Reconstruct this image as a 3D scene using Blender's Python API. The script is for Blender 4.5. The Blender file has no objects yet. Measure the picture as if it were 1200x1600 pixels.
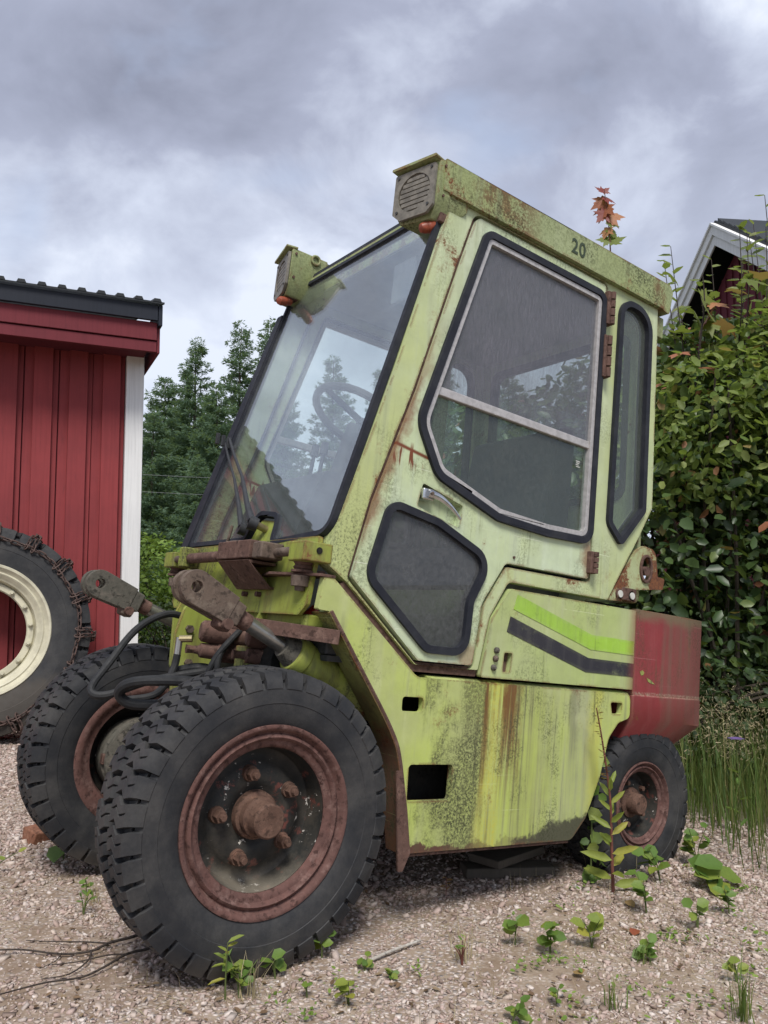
import bpy, bmesh, math, random
import numpy as np
from mathutils import Vector, Matrix, Euler
from mathutils.geometry import tessellate_polygon
from math import sin, cos, pi, radians, sqrt, atan2

random.seed(7); rng = np.random.default_rng(7)
SC = bpy.context.scene
COL = SC.collection

# ------------------------------------------------------------------ camera
AL = radians(7.5)                       # the truck stands nose-up on a falling yard
RY = Matrix.Rotation(AL, 3, 'Y')
ZH = 0.872
cam_d = bpy.data.cameras.new('camera'); cam = bpy.data.objects.new('camera', cam_d); COL.objects.link(cam)
fwd = Vector((0.59021, 0.80225, 0.08968)).normalized()
rgt = Vector((0.80572, -0.59229, -0.00420)); rgt = (rgt - fwd*rgt.dot(fwd)).normalized()
upv = rgt.cross(fwd)
m3 = Matrix((rgt, upv, -fwd)).transposed()
cam.matrix_world = Matrix.Translation((0, -1.7, ZH)) @ m3.to_4x4()
cam_d.sensor_fit = 'HORIZONTAL'; cam_d.sensor_width = 36; cam_d.lens = 36*1248.5/1200
cam_d.clip_start = 0.02; cam_d.clip_end = 2000
SC.camera = cam

# ------------------------------------------------------------------ light
SUN_EL, SUN_AZ = radians(56), radians(238)      # azimuth measured from +X towards +Y
sd = Vector((cos(SUN_EL)*cos(SUN_AZ), cos(SUN_EL)*sin(SUN_AZ), sin(SUN_EL)))
sun_d = bpy.data.lights.new('sun', 'SUN'); sun = bpy.data.objects.new('sun', sun_d); COL.objects.link(sun)
sun_d.energy = 2.2; sun_d.angle = radians(20); sun_d.color = (1.0, 0.96, 0.90)
sun.rotation_euler = (-sd).to_track_quat('-Z', 'Y').to_euler()
sun.location = (0, 0, 30)
vs = SC.view_settings
vs.view_transform = 'Standard'; vs.look = 'None'; vs.gamma = 1; vs.use_curve_mapping = False
vs.exposure = 0.8
SC.cycles.use_denoising = True
SC.cycles.max_bounces = 8; SC.cycles.transparent_max_bounces = 16
SC.cycles.caustics_reflective = False; SC.cycles.caustics_refractive = False

# node helper ---------------------------------------------------------------
class NT:
    def __init__(s, tree): s.t = tree; tree.nodes.clear()
    def n(s, typ, ins=None, **at):
        x = s.t.nodes.new(typ)
        for k, v in at.items(): setattr(x, k, v)
        for k, v in (ins or {}).items():
            i = x.inputs[k]
            if hasattr(v, 'is_linked') or isinstance(v, bpy.types.NodeSocket): s.t.links.new(v, i)
            else: i.default_value = v
        return x
    def math(s, op, a, b=0.0, c=None, clamp=False):
        x = s.n('ShaderNodeMath', operation=op, use_clamp=clamp)
        for i, v in enumerate((a, b) if c is None else (a, b, c)):
            if isinstance(v, bpy.types.NodeSocket): s.t.links.new(v, x.inputs[i])
            else: x.inputs[i].default_value = v
        return x.outputs[0]
    def ramp(s, fac, lo, hi, a=0.0, b=1.0):
        x = s.n('ShaderNodeMapRange', {0: fac, 1: lo, 2: hi, 3: a, 4: b}); x.clamp = True
        return x.outputs[0]
    def smooth(s, fac, lo, hi):
        x = s.n('ShaderNodeMapRange', {0: fac, 1: lo, 2: hi}, interpolation_type='SMOOTHSTEP'); return x.outputs[0]
    def noise(s, vec, scale, detail=4.0, rough=0.55, dist=0.0):
        return s.n('ShaderNodeTexNoise', {'Vector': vec, 'Scale': scale, 'Detail': detail, 'Roughness': rough, 'Distortion': dist}).outputs[0]
    def map(s, vec, scale=(1, 1, 1), loc=(0, 0, 0), rot=(0, 0, 0)):
        return s.n('ShaderNodeMapping', {'Vector': vec, 'Scale': scale, 'Location': loc, 'Rotation': rot}).outputs[0]
    def mix(s, fac, a, b, blend='MIX'):
        x = s.n('ShaderNodeMix', data_type='RGBA', blend_type=blend)
        for k, v in ((0, fac), (6, a), (7, b)):
            if isinstance(v, bpy.types.NodeSocket): s.t.links.new(v, x.inputs[k])
            else: x.inputs[k].default_value = (v if k == 0 else (*v, 1) if len(v) == 3 else v)
        return x.outputs[2]

# ------------------------------------------------------------------ sky
world = bpy.data.worlds.new('World'); SC.world = world; world.use_nodes = True
w = NT(world.node_tree)
sky = w.n('ShaderNodeTexSky', sky_type='NISHITA', sun_disc=False)
sky.sun_elevation = SUN_EL; sky.sun_rotation = pi/2 - SUN_AZ
gen = w.n('ShaderNodeTexCoord').outputs['Generated']
sep = w.n('ShaderNodeSeparateXYZ', {0: gen})
zc = w.math('MAXIMUM', sep.outputs[2], 0.0)
pl = w.map(gen, (1.0, 1.0, 1.55))
big = w.noise(w.map(pl, (1, 1, 1), (8.2, 7.3, 0)), 1.75, 5, 0.46, 0.35)
fine = w.noise(w.map(pl, (1, 1, 1), (9.1, 4.0, 2.0)), 4.6, 7, 0.56, 0.35)
gaps = w.noise(w.map(pl, (1, 1, 1), (1.7, 7.7, 5.0)), 3.1, 5, 0.5, 0.2)
dens = w.math('ADD', w.math('MULTIPLY', big, 0.64), w.math('MULTIPLY', fine, 0.36))
cr = w.n('ShaderNodeValToRGB', {0: dens})
els = cr.color_ramp.elements
els[0].position = 0.425; els[0].color = (0.50, 0.535, 0.61, 1)
els[1].position = 0.64; els[1].color = (0.165, 0.180, 0.238, 1)
e = els.new(0.465); e.color = (0.375, 0.408, 0.495, 1)
e = els.new(0.53); e.color = (0.245, 0.266, 0.345, 1)
blue = w.mix(1.0, sky.outputs[0], (0.075, 0.075, 0.075), 'MULTIPLY')
blue = w.mix(0.72, blue, (0.33, 0.39, 0.52))
skyc = w.mix(w.ramp(gaps, 0.54, 0.66, 0.0, 0.7), cr.outputs[0], blue)
hor = w.ramp(zc, 0.0, 0.50, 0.85, 0.0)
skyc = w.mix(hor, skyc, (0.44, 0.485, 0.58))
bg = w.n('ShaderNodeBackground', {0: skyc, 1: 1.0})
w.t.links.new(bg.outputs[0], w.n('ShaderNodeOutputWorld').inputs[0])

# ------------------------------------------------------------------ object helpers
def tag(o, label=None, cat=None, group=None, kind=None):
    if label: o['label'] = label
    if cat: o['category'] = cat
    if group: o['group'] = group
    if kind: o['kind'] = kind
    return o
def empty(name, loc=(0, 0, 0), rot=(0, 0, 0)):
    o = bpy.data.objects.new(name, None); COL.objects.link(o); o.location = loc; o.rotation_euler = rot
    o.empty_display_size = 0.1; return o
def link(name, me, mat=None, parent=None):
    o = bpy.data.objects.new(name, me); COL.objects.link(o)
    if mat is not None and not me.materials: me.materials.append(mat)
    if parent is not None: o.parent = parent
    return o
def finish(name, bm, mat, parent=None, bevel=0.0, seg=2, smooth=35, off=(0, 0, 0)):
    bmesh.ops.recalc_face_normals(bm, faces=bm.faces)
    if any(off): bmesh.ops.translate(bm, verts=bm.verts, vec=off)
    me = bpy.data.meshes.new(name); bm.to_mesh(me); bm.free()
    if smooth:
        me.shade_smooth(); me.set_sharp_from_angle(angle=radians(smooth))
    o = link(name, me, mat, parent)
    if bevel:
        b = o.modifiers.new('bevel', 'BEVEL'); b.width = bevel; b.segments = seg; b.limit_method = 'ANGLE'
        b.angle_limit = radians(40); b.harden_normals = True; b.use_clamp_overlap = True
    return o
def np_mesh(name, V, F, var=None):
    """V (n,3) float, F (m,k) int with constant k, fast build"""
    V = np.asarray(V, np.float32); F = np.asarray(F, np.int32); k = F.shape[1]
    me = bpy.data.meshes.new(name)
    me.vertices.add(len(V)); me.vertices.foreach_set('co', V.ravel())
    me.loops.add(F.size); me.loops.foreach_set('vertex_index', F.ravel())
    me.polygons.add(len(F)); me.polygons.foreach_set('loop_start', np.arange(0, F.size, k, dtype=np.int32))
    try: me.polygons.foreach_set('loop_total', np.full(len(F), k, np.int32))
    except Exception: pass
    me.update(calc_edges=True)
    if var is not None:
        a = me.attributes.new('var', 'FLOAT', 'POINT'); a.data.foreach_set('value', np.asarray(var, np.float32))
    return me
def rp(pts, r=0.03, n=5):
    """round the corners of a closed polygon; a point may carry its own radius"""
    out = []; N = len(pts)
    for i in range(N):
        p = Vector(pts[i][:2]); rr = pts[i][2] if len(pts[i]) > 2 else r
        a = (Vector(pts[i-1][:2]) - p); b = (Vector(pts[(i+1) % N][:2]) - p)
        la, lb = a.length, b.length; a.normalize(); b.normalize()
        ang = a.angle(b)
        if rr <= 0 or ang > 3.05: out.append((p.x, p.y)); continue
        d = min(rr/math.tan(ang/2), la*0.48, lb*0.48); rr = d*math.tan(ang/2)
        c = p + (a+b).normalized()*(rr/sin(ang/2))
        s = p + a*d; t = p + b*d
        a0 = atan2(s.y-c.y, s.x-c.x); a1 = atan2(t.y-c.y, t.x-c.x)
        da = (a1-a0+pi) % (2*pi) - pi
        for k in range(n+1):
            q = a0+da*k/n; out.append((c.x+rr*cos(q), c.y+rr*sin(q)))
    return out
def area(p): return 0.5*sum(p[i-1][0]*p[i][1]-p[i][0]*p[i-1][1] for i in range(len(p)))
def inset(pts, d):
    """move a closed outline inwards by d"""
    s = 1 if area(pts) > 0 else -1; out = []; N = len(pts)
    for i in range(N):
        p = Vector(pts[i]); a = p-Vector(pts[i-1]); b = Vector(pts[(i+1) % N])-p
        if a.length < 1e-7: a = b
        if b.length < 1e-7: b = a
        a.normalize(); b.normalize()
        n1 = Vector((-a.y, a.x))*s; n2 = Vector((-b.y, b.x))*s
        m = n1+n2
        if m.length < 1e-5: m = n1
        m.normalize(); k = max(0.5, m.dot(n1)); q = p+m*(d/k); out.append((q.x, q.y))
    return out
def plate_bm(outer, holes, t0, t1, f):
    """polygon with holes (2D) extruded between t0 and t1; f(u,v,t)->xyz"""
    bm = bmesh.new(); loops = [outer]+list(holes)
    vl = [[Vector((u, v, 0)) for u, v in lp] for lp in loops]
    tri = tessellate_polygon(vl)
    flat = [p for lp in loops for p in lp]
    A = [bm.verts.new(f(u, v, t0)) for u, v in flat]; Bv = [bm.verts.new(f(u, v, t1)) for u, v in flat]
    for t in tri:
        try: bm.faces.new([A[i] for i in t]); bm.faces.new([Bv[i] for i in reversed(t)])
        except ValueError: pass
    k = 0
    for lp in loops:
        n = len(lp)
        for i in range(n):
            a, b = k+i, k+(i+1) % n
            try: bm.faces.new((A[a], A[b], Bv[b], Bv[a]))
            except ValueError: pass
        k += n
    return bm
def box_bm(p0, p1, bm=None, M=None):
    bm = bm or bmesh.new()
    r = bmesh.ops.create_cube(bm, size=1.0)['verts']
    s = [b-a for a, b in zip(p0, p1)]; c = [(a+b)/2 for a, b in zip(p0, p1)]
    for v in r:
        v.co = Vector((v.co.x*s[0]+c[0], v.co.y*s[1]+c[1], v.co.z*s[2]+c[2]))
        if M is not None: v.co = M @ v.co
    return bm
def frame_of(d):
    d = Vector(d).normalized(); h = Vector((0, 0, 1)) if abs(d.z) < 0.9 else Vector((1, 0, 0))
    a = d.cross(h).normalized(); return a, d.cross(a).normalized(), d
def rod_bm(p0, p1, r0, r1=None, n=16, bm=None, rings=None):
    """capped tapered rod; rings = [(t, r), ...] for a turned profile"""
    bm = bm or bmesh.new(); r1 = r0 if r1 is None else r1
    p0, p1 = Vector(p0), Vector(p1); a, b, d = frame_of(p1-p0)
    rings = rings or [(0, r0), (1, r1)]; L = []
    for t, r in rings:
        c = p0.lerp(p1, t); L.append([bm.verts.new(c+a*(r*cos(2*pi*k/n))+b*(r*sin(2*pi*k/n))) for k in range(n)])
    for i in range(len(L)-1):
        for k in range(n): bm.faces.new((L[i][k], L[i][(k+1) % n], L[i+1][(k+1) % n], L[i+1][k]))
    bm.faces.new(L[0][::-1]); bm.faces.new(L[-1]); return bm
def catmull(P, n=8, closed=False):
    P = [Vector(p) for p in P]; out = []; N = len(P)
    for i in range(N if closed else N-1):
        p0, p1, p2, p3 = (P[i-1] if closed or i > 0 else P[0]), P[i], P[(i+1) % N], (P[(i+2) % N] if closed or i+2 < N else P[-1])
        for k in range(n):
            t = k/n
            out.append(0.5*((2*p1)+(p2-p0)*t+(2*p0-5*p1+4*p2-p3)*t*t+(3*p1-p0-3*p2+p3)*t**3))
    if not closed: out.append(P[-1])
    return out
def tube_bm(path, r, n=8, bm=None, closed=False, taper=None):
    bm = bm or bmesh.new(); N = len(path); L = []; pa = None
    for i in range(N):
        d = (path[(i+1) % N]-path[i-1]) if closed else (path[min(i+1, N-1)]-path[max(i-1, 0)])
        d.normalize()
        if pa is None: pa = frame_of(d)[0]
        a = (pa-d*pa.dot(d)); a = a.normalized() if a.length > 1e-6 else frame_of(d)[0]; pa = a; b = d.cross(a)
        rr = r if taper is None else r*(1+(taper-1)*i/(N-1))
        L.append([bm.verts.new(path[i]+a*(rr*cos(2*pi*k/n))+b*(rr*sin(2*pi*k/n))) for k in range(n)])
    for i in range(N if closed else N-1):
        A, Bv = L[i], L[(i+1) % N]
        for k in range(n): bm.faces.new((A[k], A[(k+1) % n], Bv[(k+1) % n], Bv[k]))
    if not closed: bm.faces.new(L[0][::-1]); bm.faces.new(L[-1])
    return bm
def lathe_bm(prof, n=64, bm=None, closed=False):
    """prof = [(y, r)] turned about the Y axis"""
    bm = bm or bmesh.new(); L = []
    for y, r in prof:
        if r < 1e-5: L.append([bm.verts.new((0, y, 0))])
        else: L.append([bm.verts.new((r*cos(2*pi*k/n), y, r*sin(2*pi*k/n))) for k in range(n)])
    seq = list(range(len(L)-1))+([-1] if closed else [])
    for i in seq:
        A, Bv = L[i], L[i+1]
        for k in range(n):
            k2 = (k+1) % n
            if len(A) == 1 and len(Bv) == 1: continue
            if len(A) == 1: bm.faces.new((A[0], Bv[k2], Bv[k]))
            elif len(Bv) == 1: bm.faces.new((A[k], A[k2], Bv[0]))
            else: bm.faces.new((A[k], A[k2], Bv[k2], Bv[k]))
    return bm
def copy_tree(o, parent=None):
    c = o.copy(); COL.objects.link(c)
    if parent is not None: c.parent = parent
    for ch in list(o.children): copy_tree(ch, c)
    return c
def zg(x, y=0.0):
    """height of the yard: it falls gently towards the right"""
    u = max(-6.0, min(4.5, x-0.838)); return -0.054*u
# ------------------------------------------------------------------ materials
MATS = {}
def mat(name):
    m = bpy.data.materials.new(name); m.use_nodes = True; MATS[name] = m
    return m, NT(m.node_tree)
def out(m, nt, shader):
    nt.t.links.new(shader, nt.n('ShaderNodeOutputMaterial').inputs[0]); return m
def principled(nt, col, rough=0.6, spec=0.4, metal=0.0, bump=None, bstr=0.3, bdist=0.002):
    ins = {'Base Color': col if isinstance(col, bpy.types.NodeSocket) else (*col, 1), 'Roughness': rough, 'Metallic': metal, 'Specular IOR Level': spec}
    if bump is not None:
        ins['Normal'] = nt.n('ShaderNodeBump', {'Height': bump, 'Strength': bstr, 'Distance': bdist}).outputs[0]
    return nt.n('ShaderNodeBsdfPrincipled', ins).outputs[0]

RUST = (0.085, 0.036, 0.024); RUST2 = (0.21, 0.085, 0.035)
def paint(name, c1, c2, rust=0.3, moss=0.3, streak=0.4, chalk=0.3, seed=0.0, rough=0.55, extra=None, rustcol=None, wear=0.27):
    """sun-bleached, rusting machine paint; every mask is a stain with a shape of its own"""
    m, nt = mat(name)
    oc = nt.n('ShaderNodeTexCoord').outputs['Object']
    v = nt.map(oc, (1, 1, 1), (seed, seed*1.7, seed*0.6))
    low = nt.noise(v, 2.4, 5, 0.6); mid = nt.noise(v, 14.0, 7, 0.68); hi = nt.noise(v, 130.0, 5, 0.8)
    pat = nt.noise(nt.map(v, (1, 1, 0.7), (3.3, 1.2, 6.1)), 5.0, 7, 0.64)
    vst = nt.noise(nt.map(v, (24, 24, 1.2)), 1.0, 6, 0.62)
    thin = nt.noise(nt.map(v, (70, 70, 2.0), (1, 5, 2)), 1.0, 5, 0.66)
    col = nt.mix(nt.smooth(low, 0.34, 0.66), c1, c2)
    col = nt.mix(nt.math('MULTIPLY', nt.smooth(vst, 0.48, 0.66), chalk), col, tuple(min(0.8, c*1.12+0.10) for c in c1))
    col = nt.mix(nt.ramp(mid, 0.35, 0.65, 0.28, 0.0), col, tuple(c*0.55 for c in c1))
    if extra: col = extra(nt, oc, v, col, dict(low=low, mid=mid, hi=hi, vst=vst, thin=thin, pat=pat))
    # grime runs, broad and thin
    st = nt.math('MULTIPLY', nt.smooth(vst, 0.50, 0.68), nt.smooth(low, 0.38, 0.60))
    tn = nt.math('MULTIPLY', nt.smooth(thin, 0.54, 0.66), nt.smooth(pat, 0.42, 0.58))
    col = nt.mix(nt.math('MULTIPLY', nt.math('MAXIMUM', st, tn), streak), col, (0.080, 0.080, 0.040))
    # algae in patches, broken into specks
    sp = nt.math('MULTIPLY', nt.smooth(hi, 0.45, 0.60), nt.smooth(pat, 0.50, 0.64))
    col = nt.mix(nt.math('MULTIPLY', sp, moss), col, (0.046, 0.052, 0.026))
    # pale scratches
    sc = nt.smooth(nt.noise(nt.map(v, (2.2, 2.2, 190), (0, 0, 0), (0, 0.35, 0)), 1.0, 2, 0.4), 0.70, 0.74)
    col = nt.mix(nt.math('MULTIPLY', nt.math('MULTIPLY', sc, nt.smooth(pat, 0.48, 0.55)), 0.5), col, tuple(min(0.8, c*1.2+0.14) for c in c1))
    # flaked chips down to rust, with an orange bloom round them
    ch = nt.math('ADD', nt.math('MULTIPLY', nt.noise(nt.map(v, (1, 1, 1), (5.2, 3.1, 8.8)), 7.0, 8, 0.74), 0.8), nt.math('MULTIPLY', hi, 0.2))
    th = 0.70-0.22*rust
    bv = nt.n('ShaderNodeBevel', {'Radius': 0.012}, samples=3).outputs[0]; gn = nt.n('ShaderNodeNewGeometry').outputs['True Normal']
    dt = nt.n('ShaderNodeVectorMath', {0: bv, 1: gn}, operation='DOT_PRODUCT').outputs['Value']
    edge = nt.ramp(dt, 0.99, 0.80, 0.0, 1.0)
    ch = nt.math('ADD', ch, nt.math('MULTIPLY', nt.math('MULTIPLY', edge, nt.smooth(mid, 0.40, 0.58)), wear))
    bloom = nt.smooth(ch, th-0.07, th+0.01); core = nt.smooth(ch, th-0.008, th+0.012)
    col = nt.mix(nt.math('MULTIPLY', nt.math('MULTIPLY', edge, nt.smooth(pat, 0.40, 0.60)), 0.45), col, (0.10, 0.085, 0.045))
    col = nt.mix(nt.math('MULTIPLY', bloom, 0.45), col, rustcol or RUST2)
    rc = nt.mix(nt.smooth(hi, 0.35, 0.65), rustcol or RUST, rustcol or RUST2)
    col = nt.mix(core, col, rc)
    rg = nt.math('ADD', nt.math('ADD', rough, nt.ramp(pat, 0.35, 0.65, -0.08, 0.12)), nt.math('MULTIPLY', nt.math('MAXIMUM', core, sp), 0.3), clamp=True)
    h = nt.math('SUBTRACT', nt.math('ADD', nt.math('MULTIPLY', mid, 0.35), nt.math('ADD', nt.math('MULTIPLY', low, 3.0), nt.math('MULTIPLY', hi, 0.22))), nt.math('MULTIPLY', core, nt.math('SUBTRACT', 0.9, hi)))
    return out(m, nt, principled(nt, col, rg, 0.35, 0.0, h, 0.6, 0.0018))

def band(nt, val, c, wd, soft):
    """1 inside |val-c|<wd"""
    d = nt.math('ABSOLUTE', nt.math('SUBTRACT', val, c)); return nt.ramp(d, wd, wd+soft, 1.0, 0.0)
def sepxyz(nt, oc): return nt.n('ShaderNodeSeparateXYZ', {0: oc}).outputs

B0, B1, B2 = 1.69, 0.47, -0.70            # base of the truck in its own frame
def ex_body(nt, oc, v, col, k):
    x, y, z = sepxyz(nt, oc)
    xf = nt.math('ADD', x, B0); zf = nt.math('ADD', z, B2)
    wob = nt.math('MULTIPLY', nt.math('SUBTRACT', k['vst'], 0.5), 0.12)
    xw = nt.math('ADD', xf, nt.math('ADD', wob, nt.math('MULTIPLY', nt.math('SUBTRACT', k['mid'], 0.5), 0.07)))
    brk = nt.smooth(k['thin'], 0.38, 0.56)
    # rusty yellow runs below the seam, dark algae on either side of them
    y1 = nt.math('MULTIPLY', nt.math('MULTIPLY', band(nt, xw, 1.665, 0.018, 0.045), nt.ramp(k['hi'], 0.38, 0.58, 0.2, 1.0)), nt.ramp(k['thin'], 0.36, 0.58, 0.35, 1.0))
    col = nt.mix(nt.math('MULTIPLY', y1, 0.85), col, (0.50, 0.44, 0.055))
    y2 = nt.math('MULTIPLY', band(nt, xw, 2.115, 0.012, 0.025), 0.6)
    col = nt.mix(y2, col, (0.50, 0.50, 0.06))
    grey = nt.math('MULTIPLY', band(nt, xw, 1.83, 0.055, 0.06), nt.ramp(k['thin'], 0.40, 0.62, 0.3, 1.0))
    col = nt.mix(nt.math('MULTIPLY', grey, 0.55), col, (0.20, 0.185, 0.115))
    brn = nt.math('MAXIMUM', band(nt, xw, 1.632, 0.008, 0.022), nt.math('MULTIPLY', band(nt, xw, 1.735, 0.018, 0.03), nt.smooth(zf, -0.55, -0.20)))
    brn = nt.math('MULTIPLY', nt.math('MULTIPLY', brn, brk), nt.smooth(zf, -0.66, -0.10))
    col = nt.mix(nt.math('MULTIPLY', brn, 0.95), col, (0.155, 0.062, 0.020))
    alg = nt.math('MULTIPLY', nt.math('MAXIMUM', band(nt, xw, 1.585, 0.030, 0.03), nt.math('MULTIPLY', band(nt, xw, 1.48, 0.05, 0.09), nt.smooth(k['pat'], 0.46, 0.60))), nt.smooth(k['hi'], 0.30, 0.60))
    col = nt.mix(nt.math('MULTIPLY', alg, 0.80), col, (0.065, 0.062, 0.030))
    pale = nt.math('MULTIPLY', band(nt, nt.math('ADD', xw, nt.math('MULTIPLY', zf, 0.1)), 1.98, 0.07, 0.10), nt.ramp(k['vst'], 0.4, 0.62, 0.3, 1.0))
    col = nt.mix(nt.math('MULTIPLY', pale, 0.6), col, (0.34, 0.35, 0.24))
    dk = nt.math('MULTIPLY', band(nt, xw, 2.02, 0.010, 0.02), nt.smooth(zf, -0.42, -0.10))
    col = nt.mix(nt.math('MULTIPLY', dk, 0.5), col, (0.13, 0.13, 0.08))
    # burnt, bare patch low at the back
    lim = nt.math('ADD', nt.math('MULTIPLY', nt.math('SUBTRACT', xf, 1.66), 0.24), nt.math('ADD', -0.545, nt.math('MULTIPLY', nt.math('SUBTRACT', k['mid'], 0.5), 0.13)))
    burn = nt.smooth(nt.math('SUBTRACT', lim, zf), -0.006, 0.012)
    col = nt.mix(nt.math('MULTIPLY', burn, 0.93), col, (0.050, 0.046, 0.036))
    # rust along the lower front lip
    lip = nt.smooth(nt.math('SUBTRACT', nt.math('ADD', -0.500, nt.math('MULTIPLY', nt.math('SUBTRACT', k['mid'], 0.5), 0.12)), zf), 0.0, 0.01)
    lip = nt.math('MULTIPLY', lip, nt.ramp(xf, 1.5, 1.9, 1.0, 0.0))
    return nt.mix(lip, col, (0.10, 0.048, 0.034))
def ex_door(nt, oc, v, col, k):
    x, y, z = sepxyz(nt, oc)
    xf = nt.math('ADD', x, B0); zf = nt.math('ADD', z, B2)
    # rust creeping in from the front edge of the door below the handle line
    line = nt.math('ADD', 1.172, nt.math('MULTIPLY', nt.math('SUBTRACT', zf, 0.375), 0.31))
    d = nt.math('SUBTRACT', xf, line)
    e = nt.ramp(nt.math('ADD', d, nt.math('MULTIPLY', nt.math('SUBTRACT', k['mid'], 0.5), 0.09)), 0.012, 0.040, 1.0, 0.0)
    e = nt.math('MULTIPLY', e, nt.smooth(zf, 0.22, 0.33)); e = nt.math('MULTIPLY', e, nt.ramp(zf, 0.62, 0.95, 1.0, 0.15))
    col = nt.mix(nt.math('MULTIPLY', e, 0.8), col, (0.22, 0.10, 0.05))
    # drips under the cracked seam
    drip = nt.math('MULTIPLY', nt.smooth(nt.noise(nt.map(v, (75, 1, 9)), 1.0, 2, 0.5), 0.54, 0.60), band(nt, zf, 0.518, 0.020, 0.022))
    drip = nt.math('MULTIPLY', drip, band(nt, xf, 1.265, 0.05, 0.02))
    seam = nt.math('MULTIPLY', band(nt, nt.math('ADD', zf, nt.math('MULTIPLY', nt.math('SUBTRACT', xf, 1.28), 0.16)), 0.537, 0.0025, 0.005), band(nt, xf, 1.28, 0.075, 0.01))
    col = nt.mix(nt.math('MAXIMUM', drip, seam), col, (0.17, 0.05, 0.022))
    # rust around the lower hinge and at the bottom rear corner
    hx = nt.math('SUBTRACT', xf, 2.045); hz = nt.math('MULTIPLY', nt.math('SUBTRACT', zf, 0.34), 0.45)
    hd = nt.math('SQRT', nt.math('ADD', nt.math('MULTIPLY', hx, hx), nt.math('MULTIPLY', hz, hz)))
    hr = nt.ramp(nt.math('ADD', hd, nt.math('MULTIPLY', nt.math('SUBTRACT', k['mid'], 0.5), 0.12)), 0.015, 0.055, 1.0, 0.0)
    col = nt.mix(nt.math('MULTIPLY', hr, 0.75), col, (0.24, 0.115, 0.06))
    lx = nt.math('SUBTRACT', xf, 1.555); lz = nt.math('SUBTRACT', zf, 0.0)
    ld = nt.math('SQRT', nt.math('ADD', nt.math('MULTIPLY', lx, lx), nt.math('MULTIPLY', lz, lz)))
    lr = nt.ramp(nt.math('ADD', ld, nt.math('MULTIPLY', nt.math('SUBTRACT', k['mid'], 0.5), 0.10)), 0.02, 0.05, 1.0, 0.0)
    return nt.mix(nt.math('MULTIPLY', lr, 0.6), col, (0.25, 0.12, 0.06))
def ex_cab(nt, oc, v, col, k):
    x, y, z = sepxyz(nt, oc); zf = nt.math('ADD', z, B2)
    # the foot of the front pillar is yellower, older paint with more algae
    col = nt.mix(nt.math('MULTIPLY', nt.ramp(zf, 0.75, 0.40, 0.0, 0.5), nt.ramp(nt.math('ADD', x, B0), 1.55, 1.65, 1.0, 0.0)), col, (0.40, 0.44, 0.155))
    a = nt.math('MULTIPLY', nt.smooth(k['hi'], 0.47, 0.60), nt.ramp(zf, 0.45, 0.25, 0.0, 0.7))
    return nt.mix(nt.math('MULTIPLY', a, nt.ramp(nt.math('ADD', x, B0), 1.3, 1.4, 1.0, 0.0)), col, (0.06, 0.065, 0.03))
def ex_roof(nt, oc, v, col, k):
    x, y, z = sepxyz(nt, oc); xf = nt.math('ADD', x, B0)
    a = nt.math('MAXIMUM', band(nt, xf, 1.545, 0.08, 0.10), band(nt, xf, 2.34, 0.02, 0.03))
    ru = nt.math('MULTIPLY', a, nt.smooth(nt.math('ADD', nt.math('MULTIPLY', k['mid'], 0.6), nt.math('MULTIPLY', k['hi'], 0.4)), 0.45, 0.56))
    col = nt.mix(nt.math('MULTIPLY', ru, 0.85), col, (0.15, 0.062, 0.028))
    g = nt.smooth(k['hi'], 0.42, 0.60)
    return nt.mix(nt.math('MULTIPLY', g, 0.42), col, (0.09, 0.10, 0.035))
def ex_hood(nt, oc, v, col, k):
    x, y, z = sepxyz(nt, oc); xf = nt.math('ADD', x, B0)
    f = nt.smooth(nt.math('ADD', xf, nt.math('MULTIPLY', nt.math('SUBTRACT', k['mid'], 0.5), 0.05)), 2.245, 2.312)
    return nt.mix(nt.math('MULTIPLY', f, 0.75), col, (0.20, 0.045, 0.040))
def ex_front(nt, oc, v, col, k):
    g = nt.noise(nt.map(v, (9, 9, 2.2)), 1.0, 7, 0.68)
    col = nt.mix(nt.math('MULTIPLY', nt.smooth(g, 0.46, 0.66), 0.75), col, (0.13, 0.105, 0.045))
    return nt.mix(nt.math('MULTIPLY', nt.smooth(k['low'], 0.5, 0.68), 0.5), col, (0.33, 0.34, 0.16))
def ex_red(nt, oc, v, col, k):
    x, y, z = sepxyz(nt, oc); xf = nt.math('ADD', x, B0); zf = nt.math('ADD', z, B2)
    f = nt.math('MULTIPLY', nt.smooth(nt.math('ADD', xf, nt.math('MULTIPLY', nt.math('SUBTRACT', k['pat'], 0.5), 0.12)), 2.44, 2.475), nt.ramp(k['vst'], 0.38, 0.6, 0.35, 1.0))
    col = nt.mix(nt.math('MULTIPLY', f, 0.62), col, (0.16, 0.088, 0.066))
    t = nt.math('MULTIPLY', nt.smooth(nt.math('ADD', zf, nt.math('MULTIPLY', nt.math('SUBTRACT', k['mid'], 0.5), 0.08)), 0.165, 0.205), 0.8)
    col = nt.mix(t, col, (0.16, 0.13, 0.075))
    l = nt.math('MULTIPLY', band(nt, zf, -0.068, 0.003, 0.006), nt.smooth(k['hi'], 0.42, 0.58))
    return nt.mix(nt.math('MULTIPLY', l, 0.7), col, (0.36, 0.30, 0.22))

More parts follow.
